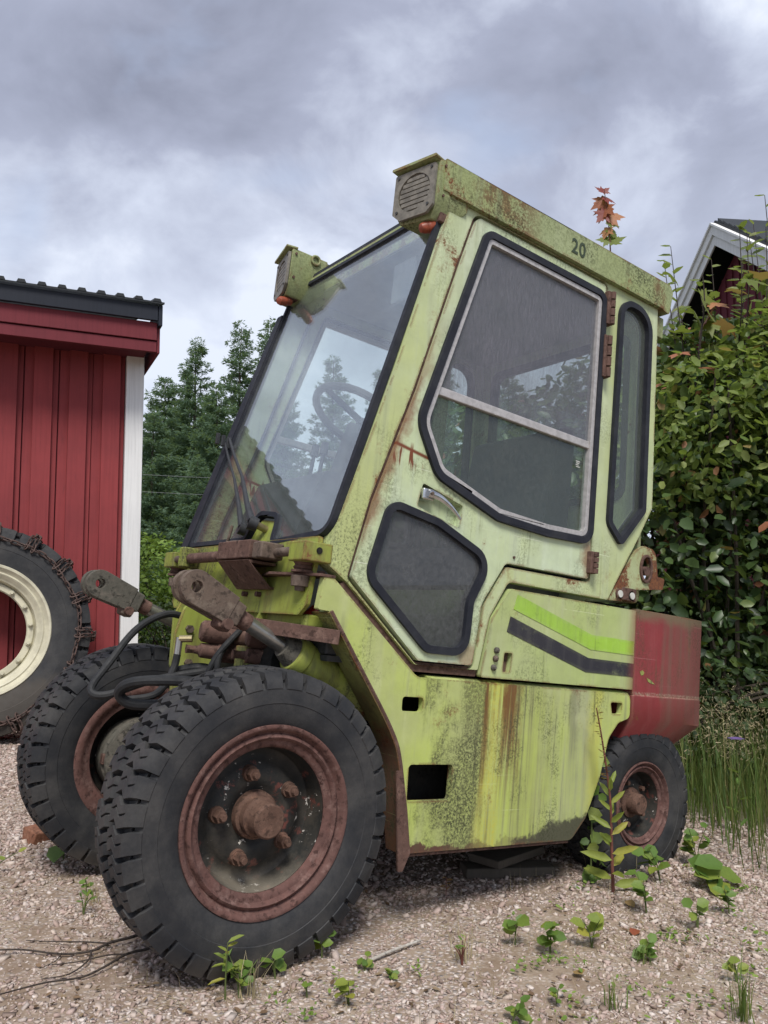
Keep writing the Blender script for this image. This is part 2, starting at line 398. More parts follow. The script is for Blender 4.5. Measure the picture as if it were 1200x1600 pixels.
paint('green_body', (0.42, 0.465, 0.19), (0.44, 0.53, 0.115), 0.22, 0.85, 0.6, 0.45, 0.0, 0.6, ex_body)
paint('green_door', (0.53, 0.62, 0.44), (0.51, 0.59, 0.34), 0.28, 0.5, 0.3, 0.5, 2.0, 0.5, ex_door)
paint('green_cab', (0.48, 0.55, 0.34), (0.47, 0.53, 0.25), 0.36, 0.5, 0.3, 0.4, 3.1, 0.52, ex_cab)
paint('green_roof', (0.32, 0.37, 0.19), (0.30, 0.35, 0.15), 0.26, 0.9, 0.45, 0.25, 5.3, 0.65, ex_roof)
paint('green_hood', (0.42, 0.47, 0.235), (0.40, 0.48, 0.18), 0.20, 0.5, 0.35, 0.45, 7.7, 0.48, ex_hood)
paint('green_front', (0.27, 0.32, 0.05), (0.31, 0.345, 0.095), 0.42, 1.0, 0.85, 0.2, 9.4, 0.55, ex_front, None, 0.3)
def ex_lip(nt, oc, v, col, k):
    z = nt.math('ADD', sepxyz(nt, oc)[2], B2); d = nt.math('ADD', z, nt.math('MULTIPLY', nt.math('SUBTRACT', k['mid'], 0.5), 0.35))
    return nt.mix(nt.ramp(d, -0.28, -0.05, 0.95, 0.15), col, (0.125, 0.060, 0.042))
paint('green_lip', (0.25, 0.28, 0.07), (0.27, 0.29, 0.09), 0.5, 0.9, 0.7, 0.1, 6.1, 0.65, ex_lip)
paint('red_paint', (0.25, 0.040, 0.044), (0.215, 0.044, 0.045), 0.24, 0.5, 0.4, 0.2, 4.4, 0.55, ex_red, None, 0.34)
paint('rusted_green', (0.40, 0.45, 0.25), (0.36, 0.40, 0.18), 0.95, 0.6, 0.5, 0.3, 8.3, 0.65, None, None, 0.3)
paint('lime_decal', (0.33, 0.55, 0.06), (0.31, 0.49, 0.075), 0.30, 0.45, 0.3, 0.2, 1.1, 0.5, ex_hood, (0.36, 0.41, 0.19))
paint('black_decal', (0.028, 0.028, 0.036), (0.034, 0.032, 0.040), 0.28, 0.1, 0.1, 0.15, 1.9, 0.5, ex_hood, (0.15, 0.165, 0.09))

def rusty(name, c1, c2, c3, s=1.0, rough=0.85, bs=0.8):
    m, nt = mat(name); oc = nt.n('ShaderNodeTexCoord').outputs['Object']
    a = nt.noise(oc, 9*s, 7, 0.7); b = nt.noise(oc, 60*s, 5, 0.7); c = nt.noise(nt.map(oc, (1, 1, 1), (4, 2, 7)), 22*s, 6, 0.65)
    col = nt.mix(nt.smooth(a, 0.35, 0.65), c1, c2); col = nt.mix(nt.smooth(c, 0.5, 0.68), col, c3)
    col = nt.mix(nt.smooth(nt.noise(nt.map(oc, (1, 1, 1), (7, 1, 3)), 34*s, 6, 0.7), 0.52, 0.64), col, tuple(x*0.35 for x in c1))
    col = nt.mix(nt.ramp(b, 0.3, 0.7, 0.0, 0.5), col, tuple(x*0.4 for x in c1))
    h = nt.math('ADD', nt.math('MULTIPLY', b, 0.6), nt.math('MULTIPLY', c, 0.5))
    return out(m, nt, principled(nt, col, rough, 0.25, 0.0, h, bs, 0.0022))
rusty('rust', (0.140, 0.080, 0.063), (0.105, 0.062, 0.050), (0.20, 0.125, 0.10), 1.6)
rusty('rim_rust', (0.150, 0.076, 0.064), (0.110, 0.060, 0.052), (0.205, 0.125, 0.108), 1.5)
rusty('steel_rust', (0.15, 0.11, 0.085), (0.11, 0.082, 0.066), (0.20, 0.16, 0.125), 1.5, 0.7)
rusty('chain_steel', (0.11, 0.072, 0.062), (0.085, 0.058, 0.052), (0.15, 0.095, 0.078), 2.0, 0.6)
rusty('hub_rust', (0.145, 0.085, 0.062), (0.10, 0.055, 0.040), (0.21, 0.115, 0.082), 2.0)
rusty('grey_casting', (0.105, 0.10, 0.082), (0.12, 0.11, 0.09), (0.16, 0.14, 0.115), 1.5, 0.75)
rusty('dirty_board', (0.22, 0.19, 0.155), (0.17, 0.15, 0.125), (0.27, 0.24, 0.20), 1.0)
rusty('brick_red', (0.26, 0.115, 0.07), (0.22, 0.10, 0.06), (0.32, 0.17, 0.11), 2.5)
rusty('dark_cavity', (0.012, 0.013, 0.012), (0.018, 0.018, 0.016), (0.025, 0.022, 0.018), 1.0)  # near-black: shade inside holes and hollows put into the colour
rusty('bark', (0.085, 0.07, 0.055), (0.065, 0.053, 0.043), (0.12, 0.10, 0.08), 1.0)
rusty('twig', (0.055, 0.044, 0.038), (0.07, 0.055, 0.046), (0.09, 0.075, 0.065), 3.0)
rusty('dry_stick', (0.50, 0.47, 0.42), (0.42, 0.38, 0.33), (0.58, 0.55, 0.50), 3.0)

def disc_mat():
    m, nt = mat('wheel_disc'); oc = nt.n('ShaderNodeTexCoord').outputs['Object']
    a = nt.noise(oc, 10, 7, 0.7); b = nt.noise(oc, 55, 5, 0.7); c = nt.noise(nt.map(oc, (1, 1, 1), (3, 8, 1)), 26, 6, 0.7)
    col = nt.mix(nt.smooth(a, 0.4, 0.65), (0.017, 0.018, 0.017), (0.045, 0.040, 0.033))
    col = nt.mix(nt.smooth(c, 0.57, 0.66), col, (0.13, 0.045, 0.035))
    col = nt.mix(nt.math('MULTIPLY', nt.smooth(b, 0.60, 0.65), nt.smooth(nt.noise(nt.map(oc, (1, 1, 1), (1, 4, 9)), 9, 4, 0.6), 0.50, 0.56)), col, (0.60, 0.57, 0.52))
    z = sepxyz(nt, oc)[2]
    dust = nt.math('MULTIPLY', nt.smooth(nt.math('SUBTRACT', nt.math('MULTIPLY', a, 0.12), z), 0.14, 0.24), 0.8)
    col = nt.mix(dust, col, (0.20, 0.175, 0.135))
    return out(m, nt, principled(nt, col, 0.62, 0.35, 0, nt.math('ADD', a, b), 0.5, 0.002))
disc_mat()

def rubber(name, base, dust, amt, scale=1.0):
    m, nt = mat(name); oc = nt.n('ShaderNodeTexCoord').outputs['Object']
    a = nt.noise(oc, 7*scale, 6, 0.65); b = nt.noise(oc, 130*scale, 4, 0.7); c = nt.noise(oc, 30*scale, 5, 0.6)
    col = nt.mix(nt.math('MULTIPLY', nt.smooth(a, 0.35, 0.7), amt), base, dust)
    col = nt.mix(nt.ramp(b, 0.35, 0.7, 0.0, 0.3), col, tuple(x*0.55 for x in base))
    z = sepxyz(nt, oc)[2]
    low = nt.math('MULTIPLY', nt.smooth(nt.math('ADD', nt.math('MULTIPLY', z, -1.0), nt.math('MULTIPLY', c, 0.12)), 0.30, 0.40), 0.55)
    col = nt.mix(low, col, (0.085, 0.072, 0.058))
    return out(m, nt, principled(nt, col, nt.ramp(c, 0.3, 0.7, 0.55, 0.8), 0.32, 0, nt.math('ADD', b, c), 0.4, 0.0012))
rubber('tyre', (0.019, 0.0205, 0.024), (0.062, 0.060, 0.058), 0.9)
rubber('tyre_dusty', (0.030, 0.030, 0.031), (0.075, 0.070, 0.062), 0.9)
rubber('tractor_tyre', (0.024, 0.025, 0.028), (0.062, 0.060, 0.058), 0.7)
rubber('gasket', (0.012, 0.014, 0.022), (0.035, 0.037, 0.044), 0.7, 2.0)
rubber('hose', (0.016, 0.017, 0.019), (0.040, 0.040, 0.040), 0.7, 2.0)

def simple(name, col, rough=0.5, spec=0.4, metal=0.0, nscale=30, var=0.25, bs=0.2):
    m, nt = mat(name); oc = nt.n('ShaderNodeTexCoord').outputs['Object']
    a = nt.noise(oc, nscale, 5, 0.65)
    c = nt.mix(nt.smooth(a, 0.35, 0.68), col, tuple(x*(1-var) for x in col))
    return out(m, nt, principled(nt, c, rough, spec, metal, a, bs, 0.001))
simple('aluminium', (0.50, 0.48, 0.47), 0.5, 0.5, 0.35, 60, 0.25)
simple('chrome', (0.62, 0.62, 0.62), 0.22, 0.5, 1.0, 25, 0.25)
simple('bright_rod', (0.42, 0.41, 0.38), 0.34, 0.5, 0.85, 18, 0.35)
simple('lamp_grille', (0.19, 0.175, 0.145), 0.5, 0.4, 0, 40, 0.4)
simple('marker_orange', (0.33, 0.075, 0.035), 0.45, 0.4, 0, 70, 0.4)
simple('lens_red', (0.28, 0.02, 0.02), 0.3, 0.5)
simple('interior_dark', (0.06, 0.062, 0.062), 0.6, 0.3, 0, 12, 0.4)
simple('interior_pale', (0.42, 0.43, 0.42), 0.7, 0.3, 0, 9, 0.25)
simple('seat_vinyl', (0.05, 0.048, 0.045), 0.5, 0.4, 0, 12, 0.4)
simple('wiper_black', (0.03, 0.032, 0.036), 0.55, 0.4, 0, 60, 0.35)
simple('stencil', (0.055, 0.075, 0.05), 0.7, 0.2, 0, 60, 0.25)
simple('cream_paint', (0.56, 0.53, 0.40), 0.45, 0.4, 0, 14, 0.22)
simple('teal_cord', (0.02, 0.30, 0.25), 0.5, 0.4)
simple('white_stud', (0.60, 0.60, 0.55), 0.4, 0.5)
simple('brass', (0.30, 0.25, 0.14), 0.4, 0.5, 0.6)
simple('wire_grey', (0.25, 0.26, 0.27), 0.5)
simple('tail_stem', (0.10, 0.13, 0.04), 0.6, 0.3, 0, 60, 0.3)
simple('red_stem', (0.16, 0.06, 0.045), 0.6, 0.3, 0, 60, 0.3)

def glass(name, dust, dcol, ior, tint, seed=0.0, streak=False, speck=0.0):
    """thin pane: fresnel mirror over clear, with a film of dried dust"""
    m, nt = mat(name); oc = nt.n('ShaderNodeTexCoord').outputs['Object']
    v = nt.map(oc, (1, 1, 1), (seed, seed*2, seed*3))
    a = nt.noise(v, 5, 5, 0.6); b = nt.noise(nt.map(v, (150, 150, 34) if streak else (70, 70, 60)), 1.0, 5, 0.7)
    c = nt.noise(v, 170, 3, 0.7)
    f0 = ((ior-1)/(ior+1))**2; fc = nt.n('ShaderNodeLayerWeight', {'Blend': 0.5}).outputs['Facing']
    lw = nt.math('ADD', f0, nt.math('MULTIPLY', nt.math('POWER', fc, 5.0), 1-f0))
    tr = nt.n('ShaderNodeBsdfTransparent', {0: (*tint, 1)}).outputs[0]
    gl = nt.n('ShaderNodeBsdfGlossy', {0: (0.92, 0.95, 1.0, 1), 'Roughness': 0.015}).outputs[0]
    pane = nt.n('ShaderNodeMixShader', {0: lw, 1: tr, 2: gl}).outputs[0]
    df = nt.n('ShaderNodeBsdfDiffuse', {0: (*dcol, 1)}).outputs[0]
    f = nt.math('MULTIPLY', nt.math('MULTIPLY', nt.ramp(a, 0.3, 0.7, 0.55, 1.0), nt.ramp(b, 0.36, 0.66, 0.6, 1.2)), dust)
    if speck: f = nt.math('ADD', f, nt.math('MULTIPLY', nt.smooth(c, 0.64, 0.72), speck))
    f = nt.math('MINIMUM', f, 0.93)
    return out(m, nt, nt.n('ShaderNodeMixShader', {0: f, 1: pane, 2: df}).outputs[0])
glass('windscreen', 0.06, (0.68, 0.72, 0.74), 2.4, (0.96, 1.0, 0.98))  # dust film kept pale: bright sky haze is put into its colour too
glass('clear_glass', 0.025, (0.40, 0.42, 0.40), 1.5, (0.95, 0.98, 0.96), 3.3)
glass('door_glass', 0.52, (0.19, 0.19, 0.22), 1.5, (0.92, 0.95, 0.94), 1.3, True, 0.15)
glass('door_glass_low', 0.26, (0.14, 0.15, 0.14), 1.5, (0.90, 0.97, 0.92), 2.3, False, 0.18)
glass('panel_glass', 0.62, (0.135, 0.140, 0.145), 1.5, (0.6, 0.62, 0.62), 4.3, False, 0.06)
glass('quarter_glass', 0.34, (0.15, 0.165, 0.15), 1.5, (0.92, 0.97, 0.93), 6.3, True, 0.2)
glass('house_glass', 0.05, (0.3, 0.3, 0.3), 2.4, (0.4, 0.45, 0.5), 6.3)

def wood(name, c1, c2, grime, rough=0.75, peel=0.0):
    m, nt = mat(name); oc = nt.n('ShaderNodeTexCoord').outputs['Object']
    rnd = nt.n('ShaderNodeObjectInfo').outputs['Random']
    v = nt.n('ShaderNodeVectorMath', {0: oc, 1: nt.n('ShaderNodeCombineXYZ', {0: nt.math('MULTIPLY', rnd, 37.0), 1: nt.math('MULTIPLY', rnd, 11.0), 2: nt.math('MULTIPLY', rnd, 53.0)}).outputs[0]}, operation='ADD').outputs[0]
    g = nt.noise(nt.map(v, (70, 70, 2.2)), 1.0, 6, 0.65); a = nt.noise(v, 4, 5, 0.6); b = nt.noise(nt.map(v, (30, 30, 5)), 1.0, 5, 0.7)
    col = nt.mix(nt.math('ADD', nt.math('MULTIPLY', nt.smooth(a, 0.3, 0.7), 0.6), nt.math('MULTIPLY', rnd, 0.4)), c1, c2)
    col = nt.mix(nt.ramp(g, 0.45, 0.75, 0.0, 0.45), col, tuple(x*0.55 for x in c1))
    col = nt.mix(nt.math('MULTIPLY', nt.smooth(b, 0.58, 0.75), 0.4), col, grime)
    return out(m, nt, principled(nt, col, rough, 0.25, 0, g, 0.35, 0.0015))
wood('falu_red', (0.285, 0.050, 0.053), (0.215, 0.040, 0.044), (0.105, 0.030, 0.035))
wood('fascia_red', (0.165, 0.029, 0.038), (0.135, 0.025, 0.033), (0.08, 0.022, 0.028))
wood('falu_dark', (0.14, 0.028, 0.040), (0.11, 0.024, 0.034), (0.06, 0.018, 0.024))
wood('white_wood', (0.78, 0.78, 0.77), (0.70, 0.70, 0.70), (0.42, 0.43, 0.41))
wood('black_trim', (0.014, 0.018, 0.028), (0.018, 0.021, 0.030), (0.03, 0.03, 0.035), 0.5)
wood('roof_sheet', (0.022, 0.026, 0.030), (0.03, 0.033, 0.036), (0.05, 0.052, 0.05), 0.55)
wood('old_timber', (0.115, 0.10, 0.082), (0.09, 0.078, 0.064), (0.05, 0.045, 0.04))

def foliage(name, cols, trans=0.35, spec=0.35, rough=0.5, obj_rand=False):
    """cols: list of (pos, rgb) along the per-leaf random value"""
    m, nt = mat(name)
    if obj_rand: v = nt.n('ShaderNodeObjectInfo').outputs['Random']
    else: v = nt.n('ShaderNodeAttribute', attribute_name='var').outputs['Fac']
    r = nt.n('ShaderNodeValToRGB', {0: v}); el = r.color_ramp.elements
    el[0].position, el[0].color = cols[0][0], (*cols[0][1], 1); el[1].position, el[1].color = cols[-1][0], (*cols[-1][1], 1)
    for p, c in cols[1:-1]: x = el.new(p); x.color = (*c, 1)
    oc = nt.n('ShaderNodeTexCoord').outputs['Object']
    col = nt.mix(nt.ramp(nt.noise(oc, 9, 4, 0.6), 0.3, 0.7, 0.0, 0.35), r.outputs[0], tuple(x*0.6 for x in cols[0][1]))
    bs = principled(nt, col, rough, spec)
    tl = nt.n('ShaderNodeBsdfTranslucent', {0: nt.mix(0.5, col, (0.30, 0.40, 0.05), 'MIX')}).outputs[0]
    return out(m, nt, nt.n('ShaderNodeMixShader', {0: trans, 1: bs, 2: tl}).outputs[0])
foliage('hedge_leaf', [(0.0, (0.030, 0.060, 0.022)), (0.5, (0.055, 0.10, 0.030)), (0.86, (0.085, 0.14, 0.04)), (0.965, (0.14, 0.19, 0.05)), (0.985, (0.34, 0.13, 0.07))], 0.25, 0.5, 0.42)
foliage('young_leaf', [(0.0, (0.12, 0.19, 0.045)), (0.5, (0.21, 0.28, 0.07)), (0.965, (0.30, 0.35, 0.11)), (0.985, (0.44, 0.19, 0.11))], 0.45)
foliage('weed_leaf', [(0.0, (0.09, 0.17, 0.035)), (0.6, (0.15, 0.25, 0.05)), (1.0, (0.26, 0.30, 0.05))], 0.35, 0.4, 0.5, True)
foliage('weed_leaf_yellow', [(0.0, (0.20, 0.27, 0.05)), (0.6, (0.30, 0.35, 0.07)), (1.0, (0.42, 0.38, 0.07))], 0.4, 0.4, 0.5, True)
foliage('maple_red', [(0.0, (0.22, 0.035, 0.035)), (0.5, (0.30, 0.07, 0.045)), (1.0, (0.34, 0.12, 0.055))], 0.3, 0.35, 0.5, True)
foliage('maple_green', [(0.0, (0.13, 0.17, 0.035)), (1.0, (0.19, 0.22, 0.05))], 0.35, 0.35, 0.5, True)
foliage('maple_orange', [(0.0, (0.40, 0.15, 0.09)), (1.0, (0.46, 0.22, 0.10))], 0.3, 0.35, 0.5, True)
foliage('dry_leaf', [(0.0, (0.30, 0.17, 0.07)), (1.0, (0.36, 0.24, 0.11))], 0.2, 0.3, 0.6, True)
foliage('larch', [(0.0, (0.085, 0.145, 0.10)), (0.6, (0.135, 0.215, 0.145)), (1.0, (0.20, 0.29, 0.19))], 0.45, 0.2, 0.7)  # lighter and bluer, distance haze put into the needle colour
foliage('bright_bush', [(0.0, (0.13, 0.22, 0.045)), (0.6, (0.20, 0.31, 0.06)), (1.0, (0.28, 0.38, 0.09))], 0.35, 0.3, 0.6)
foliage('dark_shrub', [(0.0, (0.028, 0.052, 0.024)), (1.0, (0.07, 0.105, 0.04))], 0.2, 0.3, 0.6)
foliage('grass', [(0.0, (0.06, 0.11, 0.03)), (0.5, (0.12, 0.18, 0.045)), (0.85, (0.24, 0.25, 0.09)), (1.0, (0.36, 0.30, 0.15))], 0.35, 0.2, 0.6)
foliage('dry_grass', [(0.0, (0.36, 0.29, 0.17)), (1.0, (0.50, 0.43, 0.28))], 0.25, 0.2, 0.7)
foliage('litter', [(0.0, (0.10, 0.06, 0.035)), (0.6, (0.20, 0.13, 0.08)), (1.0, (0.33, 0.25, 0.16))], 0.1, 0.2, 0.8)
foliage('purple_petal', [(0.0, (0.20, 0.13, 0.34)), (1.0, (0.28, 0.19, 0.42))], 0.3, 0.2, 0.6)

def ground_mat():
    m, nt = mat('gravel_ground'); oc = nt.n('ShaderNodeTexCoord').outputs['Object']
    vo = nt.n('ShaderNodeTexVoronoi', {'Vector': oc, 'Scale': 85.0, 'Randomness': 1.0}); d = vo.outputs['Distance']
    cs = nt.n('ShaderNodeSeparateColor', {0: vo.outputs['Color']}).outputs
    a = nt.noise(oc, 1.3, 6, 0.6); b = nt.noise(oc, 12, 6, 0.65); f = nt.noise(oc, 260, 3, 0.6)
    st = nt.mix(cs[0], (0.46, 0.37, 0.335), (0.62, 0.56, 0.52)); st = nt.mix(nt.smooth(cs[1], 0.6, 0.9), st, (0.25, 0.22, 0.205))
    soil = nt.mix(nt.smooth(b, 0.3, 0.7), (0.22, 0.16, 0.115), (0.34, 0.27, 0.21))
    cov = nt.math('MULTIPLY', nt.ramp(d, 0.30, 0.62, 1.0, 0.0), nt.smooth(nt.math('ADD', nt.math('MULTIPLY', a, 0.6), nt.math('MULTIPLY', b, 0.4)), 0.40, 0.56))
    col = nt.mix(cov, soil, st)
    x, y, z = sepxyz(nt, oc)
    r = nt.math('ADD', x, nt.math('MULTIPLY', nt.math('SUBTRACT', b, 0.5), 0.8))
    far = nt.math('MAXIMUM', nt.smooth(r, 2.9, 3.6), nt.smooth(nt.math('ADD', y, nt.math('MULTIPLY', b, 0.8)), 5.0, 6.0))
    col = nt.mix(nt.math('MULTIPLY', far, 0.9), col, (0.065, 0.075, 0.03))
    h = nt.math('ADD', nt.math('MULTIPLY', nt.ramp(d, 0.0, 0.6, 1.0, 0.0), cov), nt.math('MULTIPLY', f, 0.25))
    return out(m, nt, principled(nt, col, 0.9, 0.2, 0, h, 0.7, 0.008))
ground_mat()
def stones_mat():
    m, nt = mat('gravel_stone'); v = nt.n('ShaderNodeAttribute', attribute_name='var').outputs['Fac']
    r = nt.n('ShaderNodeValToRGB', {0: v}); el = r.color_ramp.elements
    el[0].position = 0; el[0].color = (0.20, 0.15, 0.125, 1); el[1].position = 1; el[1].color = (0.68, 0.61, 0.57, 1)
    for p, c in ((0.2, (0.36, 0.265, 0.225, 1)), (0.45, (0.50, 0.385, 0.345, 1)), (0.65, (0.44, 0.38, 0.345, 1)), (0.82, (0.55, 0.45, 0.38, 1))): e = el.new(p); e.color = c
    oc = nt.n('ShaderNodeTexCoord').outputs['Object']
    a = nt.noise(oc, 160, 4, 0.7)
    col = nt.mix(nt.ramp(a, 0.35, 0.7, 0.0, 0.4), r.outputs[0], (0.20, 0.15, 0.115))
    return out(m, nt, principled(nt, col, 0.85, 0.25, 0, a, 0.4, 0.001))
stones_mat()
# ------------------------------------------------------------------ ground
def smooth_noise(x, y, s=1.0, seed=0.0):
    return (np.sin(x*1.7*s+seed)*np.cos(y*2.1*s+seed*1.3)+0.5*np.sin(x*4.3*s+y*3.1*s+seed*2)+0.25*np.sin(x*9.1*s-y*7.7*s+seed))/1.75
def zgv(x, y):
    g = -0.054*np.clip(x-0.838, -6.0, 4.5)
    amp = 0.010+0.0*x
    return g+amp*smooth_noise(x, y, 1.5)
def build_ground():
    nx = 150
    a = np.linspace(-1, 1, nx); q = np.sign(a)*(np.abs(a)*3.0+np.abs(a)**6*500)
    X, Y = np.meshgrid(q+1.2, q+0.8, indexing='ij'); Z = zgv(X, Y)
    V = np.stack([X.ravel(), Y.ravel(), Z.ravel()], 1)
    i = np.arange(nx-1); I, J = np.meshgrid(i, i, indexing='ij'); k = (I*nx+J).ravel()
    F = np.stack([k, k+nx, k+nx+1, k+1], 1)
    me = np_mesh('ground', V, F); me.shade_smooth()
    tag(link('ground', me, MATS['gravel_ground']), 'gravel yard sloping gently down to the right', kind='structure')
build_ground()
camM = cam.matrix_world.inverted()
CM = np.array(camM)
def project(P):
    c = P @ CM[:3, :3].T + CM[:3, 3]
    d = -c[:, 2]; s = 1248.5/np.maximum(d, 1e-3)
    return c[:, 0]*s+600, 800-c[:, 1]*s, d
def build_gravel():
    N = 400000
    X = rng.uniform(-0.9, 4.6, N); Y = rng.uniform(-1.3, 4.2, N)
    px, py, d = project(np.stack([X, Y, zgv(X, Y)], 1))
    keep = (d > 0.7) & (px > -260) & (px < 1460) & (py < 1800)
    # thin with distance; patchy cover, bare earthy fines in between
    pt = smooth_noise(X, Y, 2.0, 3.0)+0.8*smooth_noise(X, Y, 5.5, 1.0)
    keep &= rng.uniform(0, 1, N) < np.clip((2.4/np.maximum(d, 1))**1.2, 0, 1)
    keep &= rng.uniform(0, 1, N) < np.clip(0.66+0.6*pt, 0.16, 1)
    keep &= ~((X > 3.2) & (Y > -0.2))
    X, Y, d = X[keep], Y[keep], d[keep]; n = len(X)
    s = np.exp(rng.normal(np.log(0.0035), 0.48, n))*np.clip(d/2.2, 0.9, 2.2); s = np.minimum(s, 0.0125)
    cube = np.array([[-1, -1, -1], [1, -1, -1], [1, 1, -1], [-1, 1, -1], [-1, -1, 1], [1, -1, 1], [1, 1, 1], [-1, 1, 1]], float)
    q = np.array([[0, 3, 2, 1], [4, 5, 6, 7], [0, 1, 5, 4], [1, 2, 6, 5], [2, 3, 7, 6], [3, 0, 4, 7]])
    V = cube[None]*rng.uniform(0.45, 1.1, (n, 8, 3))*np.array([1.15, 0.75, 0.45])
    an = rng.uniform(0, 2*pi, n); tl = rng.normal(0, 0.45, n); c, s2 = np.cos(an), np.sin(an); ct, stt = np.cos(tl), np.sin(tl)
    x = V[..., 0]*ct[:, None]+V[..., 2]*stt[:, None]; z = -V[..., 0]*stt[:, None]+V[..., 2]*ct[:, None]; y = V[..., 1]
    W = np.stack([x*c[:, None]-y*s2[:, None], x*s2[:, None]+y*c[:, None], z], -1)*s[:, None, None]
    W += np.stack([X, Y, zgv(X, Y)+s*0.22], 1)[:, None, :]
    F = (q[None]+8*np.arange(n)[:, None, None]).reshape(-1, 4)
    me = np_mesh('gravel', W.reshape(-1, 3), F, np.repeat(rng.uniform(0, 1, n), 8))
    tag(link('gravel', me, MATS['gravel_stone']), 'pinkish grey crushed gravel strewn over the yard', 'gravel', kind='stuff')
build_gravel()

def blades(n, xs, ys, hmin, hmax, wid, lean, flat=False):
    """thin bent blades as 2-quad strips"""
    H = rng.uniform(hmin, hmax, n); an = rng.uniform(0, 2*pi, n); ln = rng.uniform(0.1, 1.0, n)*lean*H
    d = np.stack([np.cos(an), np.sin(an), np.zeros(n)], 1); sd_ = np.stack([-np.sin(an), np.cos(an), np.zeros(n)], 1)
    b = np.stack([xs, ys, zgv(xs, ys)+0.002], 1); up = np.array([0, 0, 1.0])
    if flat: H = H*0.12
    w_ = wid*rng.uniform(0.6, 1.3, n)[:, None]
    p0 = b; p1 = b+d*(ln*0.35)[:, None]+up*(H*0.6)[:, None]; p2 = b+d*ln[:, None]+up*H[:, None]
    V = np.stack([p0-sd_*w_, p0+sd_*w_, p1-sd_*w_*0.8, p1+sd_*w_*0.8, p2-sd_*w_*0.15, p2+sd_*w_*0.15], 1).reshape(-1, 3)
    q = np.array([[0, 1, 3, 2], [2, 3, 5, 4]]); F = (q[None]+6*np.arange(n)[:, None, None]).reshape(-1, 4)
    return V, F, np.repeat(rng.uniform(0, 1, n), 6)
def build_straw():
    n = 9000; x = rng.uniform(0.2, 3.2, n); y = rng.uniform(-0.9, 0.9, n)
    k = (smooth_noise(x, y, 2.4, 6.0) > -0.05); x, y = x[k], y[k]
    me = np_mesh('dry_straw', *blades(len(x), x, y, 0.02, 0.055, 0.0007, 1.6, True))
    tag(link('dry_straw', me, MATS['dry_grass']), 'bits of dry straw lying on the gravel', 'straw', kind='stuff')
    n = 520; x = rng.uniform(0.6, 2.9, n); y = rng.uniform(-0.8, 0.15, n); k = smooth_noise(x, y, 3.0, 1.5) > 0.1
    x, y = x[k], y[k]
    me = np_mesh('dry_stalks', *blades(len(x), x, y, 0.02, 0.075, 0.0006, 0.6))
    n = 2600; x = rng.uniform(0.2, 3.2, n); y = rng.uniform(-0.9, 1.2, n); k = smooth_noise(x, y, 2.2, 2.5) > 0.0; x, y = x[k], y[k]; n = len(x)
    o = rng.normal(0, 0.3, (n, 3)); o[:, 2] = 1; t, b, nr = leaf_frames(n, o*0, 1.2, 0.25)
    lm = np_mesh('leaf_litter', *leaves_mesh(np.stack([x, y, zgv(x, y)+0.006], 1), t, b, nr, rng.uniform(0.005, 0.020, n)), np.repeat(rng.uniform(0, 1, n), len(LEAF_V)))
    tag(link('leaf_litter', lm, MATS['litter']), 'crumbs of brown leaf litter between the stones', 'leaf litter', kind='stuff')
    cx, cy = rng.uniform(0.75, 2.7, 60), rng.uniform(-0.75, 0.0, 60); kk = rng.integers(0, 60, 900); x = cx[kk]+rng.normal(0, 0.022, 900); y = cy[kk]+rng.normal(0, 0.022, 900)
    t, b, nr = leaf_frames(900, np.zeros((900, 3)), 1.0, 0.45)
    gm = np_mesh('ground_cover', *leaves_mesh(np.stack([x, y, zgv(x, y)+rng.uniform(0.006, 0.022, 900)], 1), t, b, nr, rng.uniform(0.007, 0.017, 900)), np.repeat(rng.uniform(0, 1, 900), len(LEAF_V)))
    tag(link('ground_cover', gm, MATS['bright_bush']), 'tiny green seedlings and moss scattered in the gravel', 'ground cover', kind='stuff')
    tag(link('dry_stalks', me, MATS['dry_grass']), 'sparse dry grass stalks standing in the gravel', 'dry grass', kind='stuff')
def build_grass():
    n = 9000
    x = rng.uniform(2.55, 4.9, n); y = rng.uniform(-1.5, 1.6, n)
    ed = 2.72+0.25*smooth_noise(x, y, 2.0, 4.0)+0.10*np.maximum(0, -y)
    k = (x > ed) & (rng.uniform(0, 1, n) < np.clip((x-ed)*2.4+0.35, 0, 1)); x, y = x[k], y[k]
    V, F, v = blades(len(x), x, y, 0.10, 0.46, 0.0022, 0.55)
    me = np_mesh('tall_grass', V, F, v)
    tag(link('tall_grass', me, MATS['grass']), 'rough uncut grass growing at the foot of the hedge', 'grass', kind='stuff')
    # pale fuzzy seed heads
    n = 210; x = rng.uniform(2.9, 3.9, n); y = rng.uniform(-0.5, 0.9, n); H = rng.uniform(0.35, 0.62, n); VV, FF, vv = [], [], []; o = 0
    for i in range(n):
        m_ = 40; t = rng.uniform(0.6, 1, m_)
        c = np.stack([x[i]+rng.normal(0, 0.018, m_), y[i]+rng.normal(0, 0.018, m_), zgv(x[i], y[i])+H[i]*t], 1)
        e = rng.normal(0, 0.008, (m_, 3)); s = rng.normal(0, 0.0007, (m_, 3))
        VV.append(np.stack([c-s, c+s, c+e+s, c+e-s], 1).reshape(-1, 3)); FF.append(np.arange(4*m_).reshape(-1, 4)+o); o += 4*m_
        vv.append(np.repeat(rng.uniform(0, 1, m_), 4))
    me = np_mesh('seed_heads', np.concatenate(VV), np.concatenate(FF), np.concatenate(vv))
    tag(link('seed_heads', me, MATS['dry_grass']), 'pale feathery seed heads above the grass by the hedge', 'grass', kind='stuff')
build_grass()

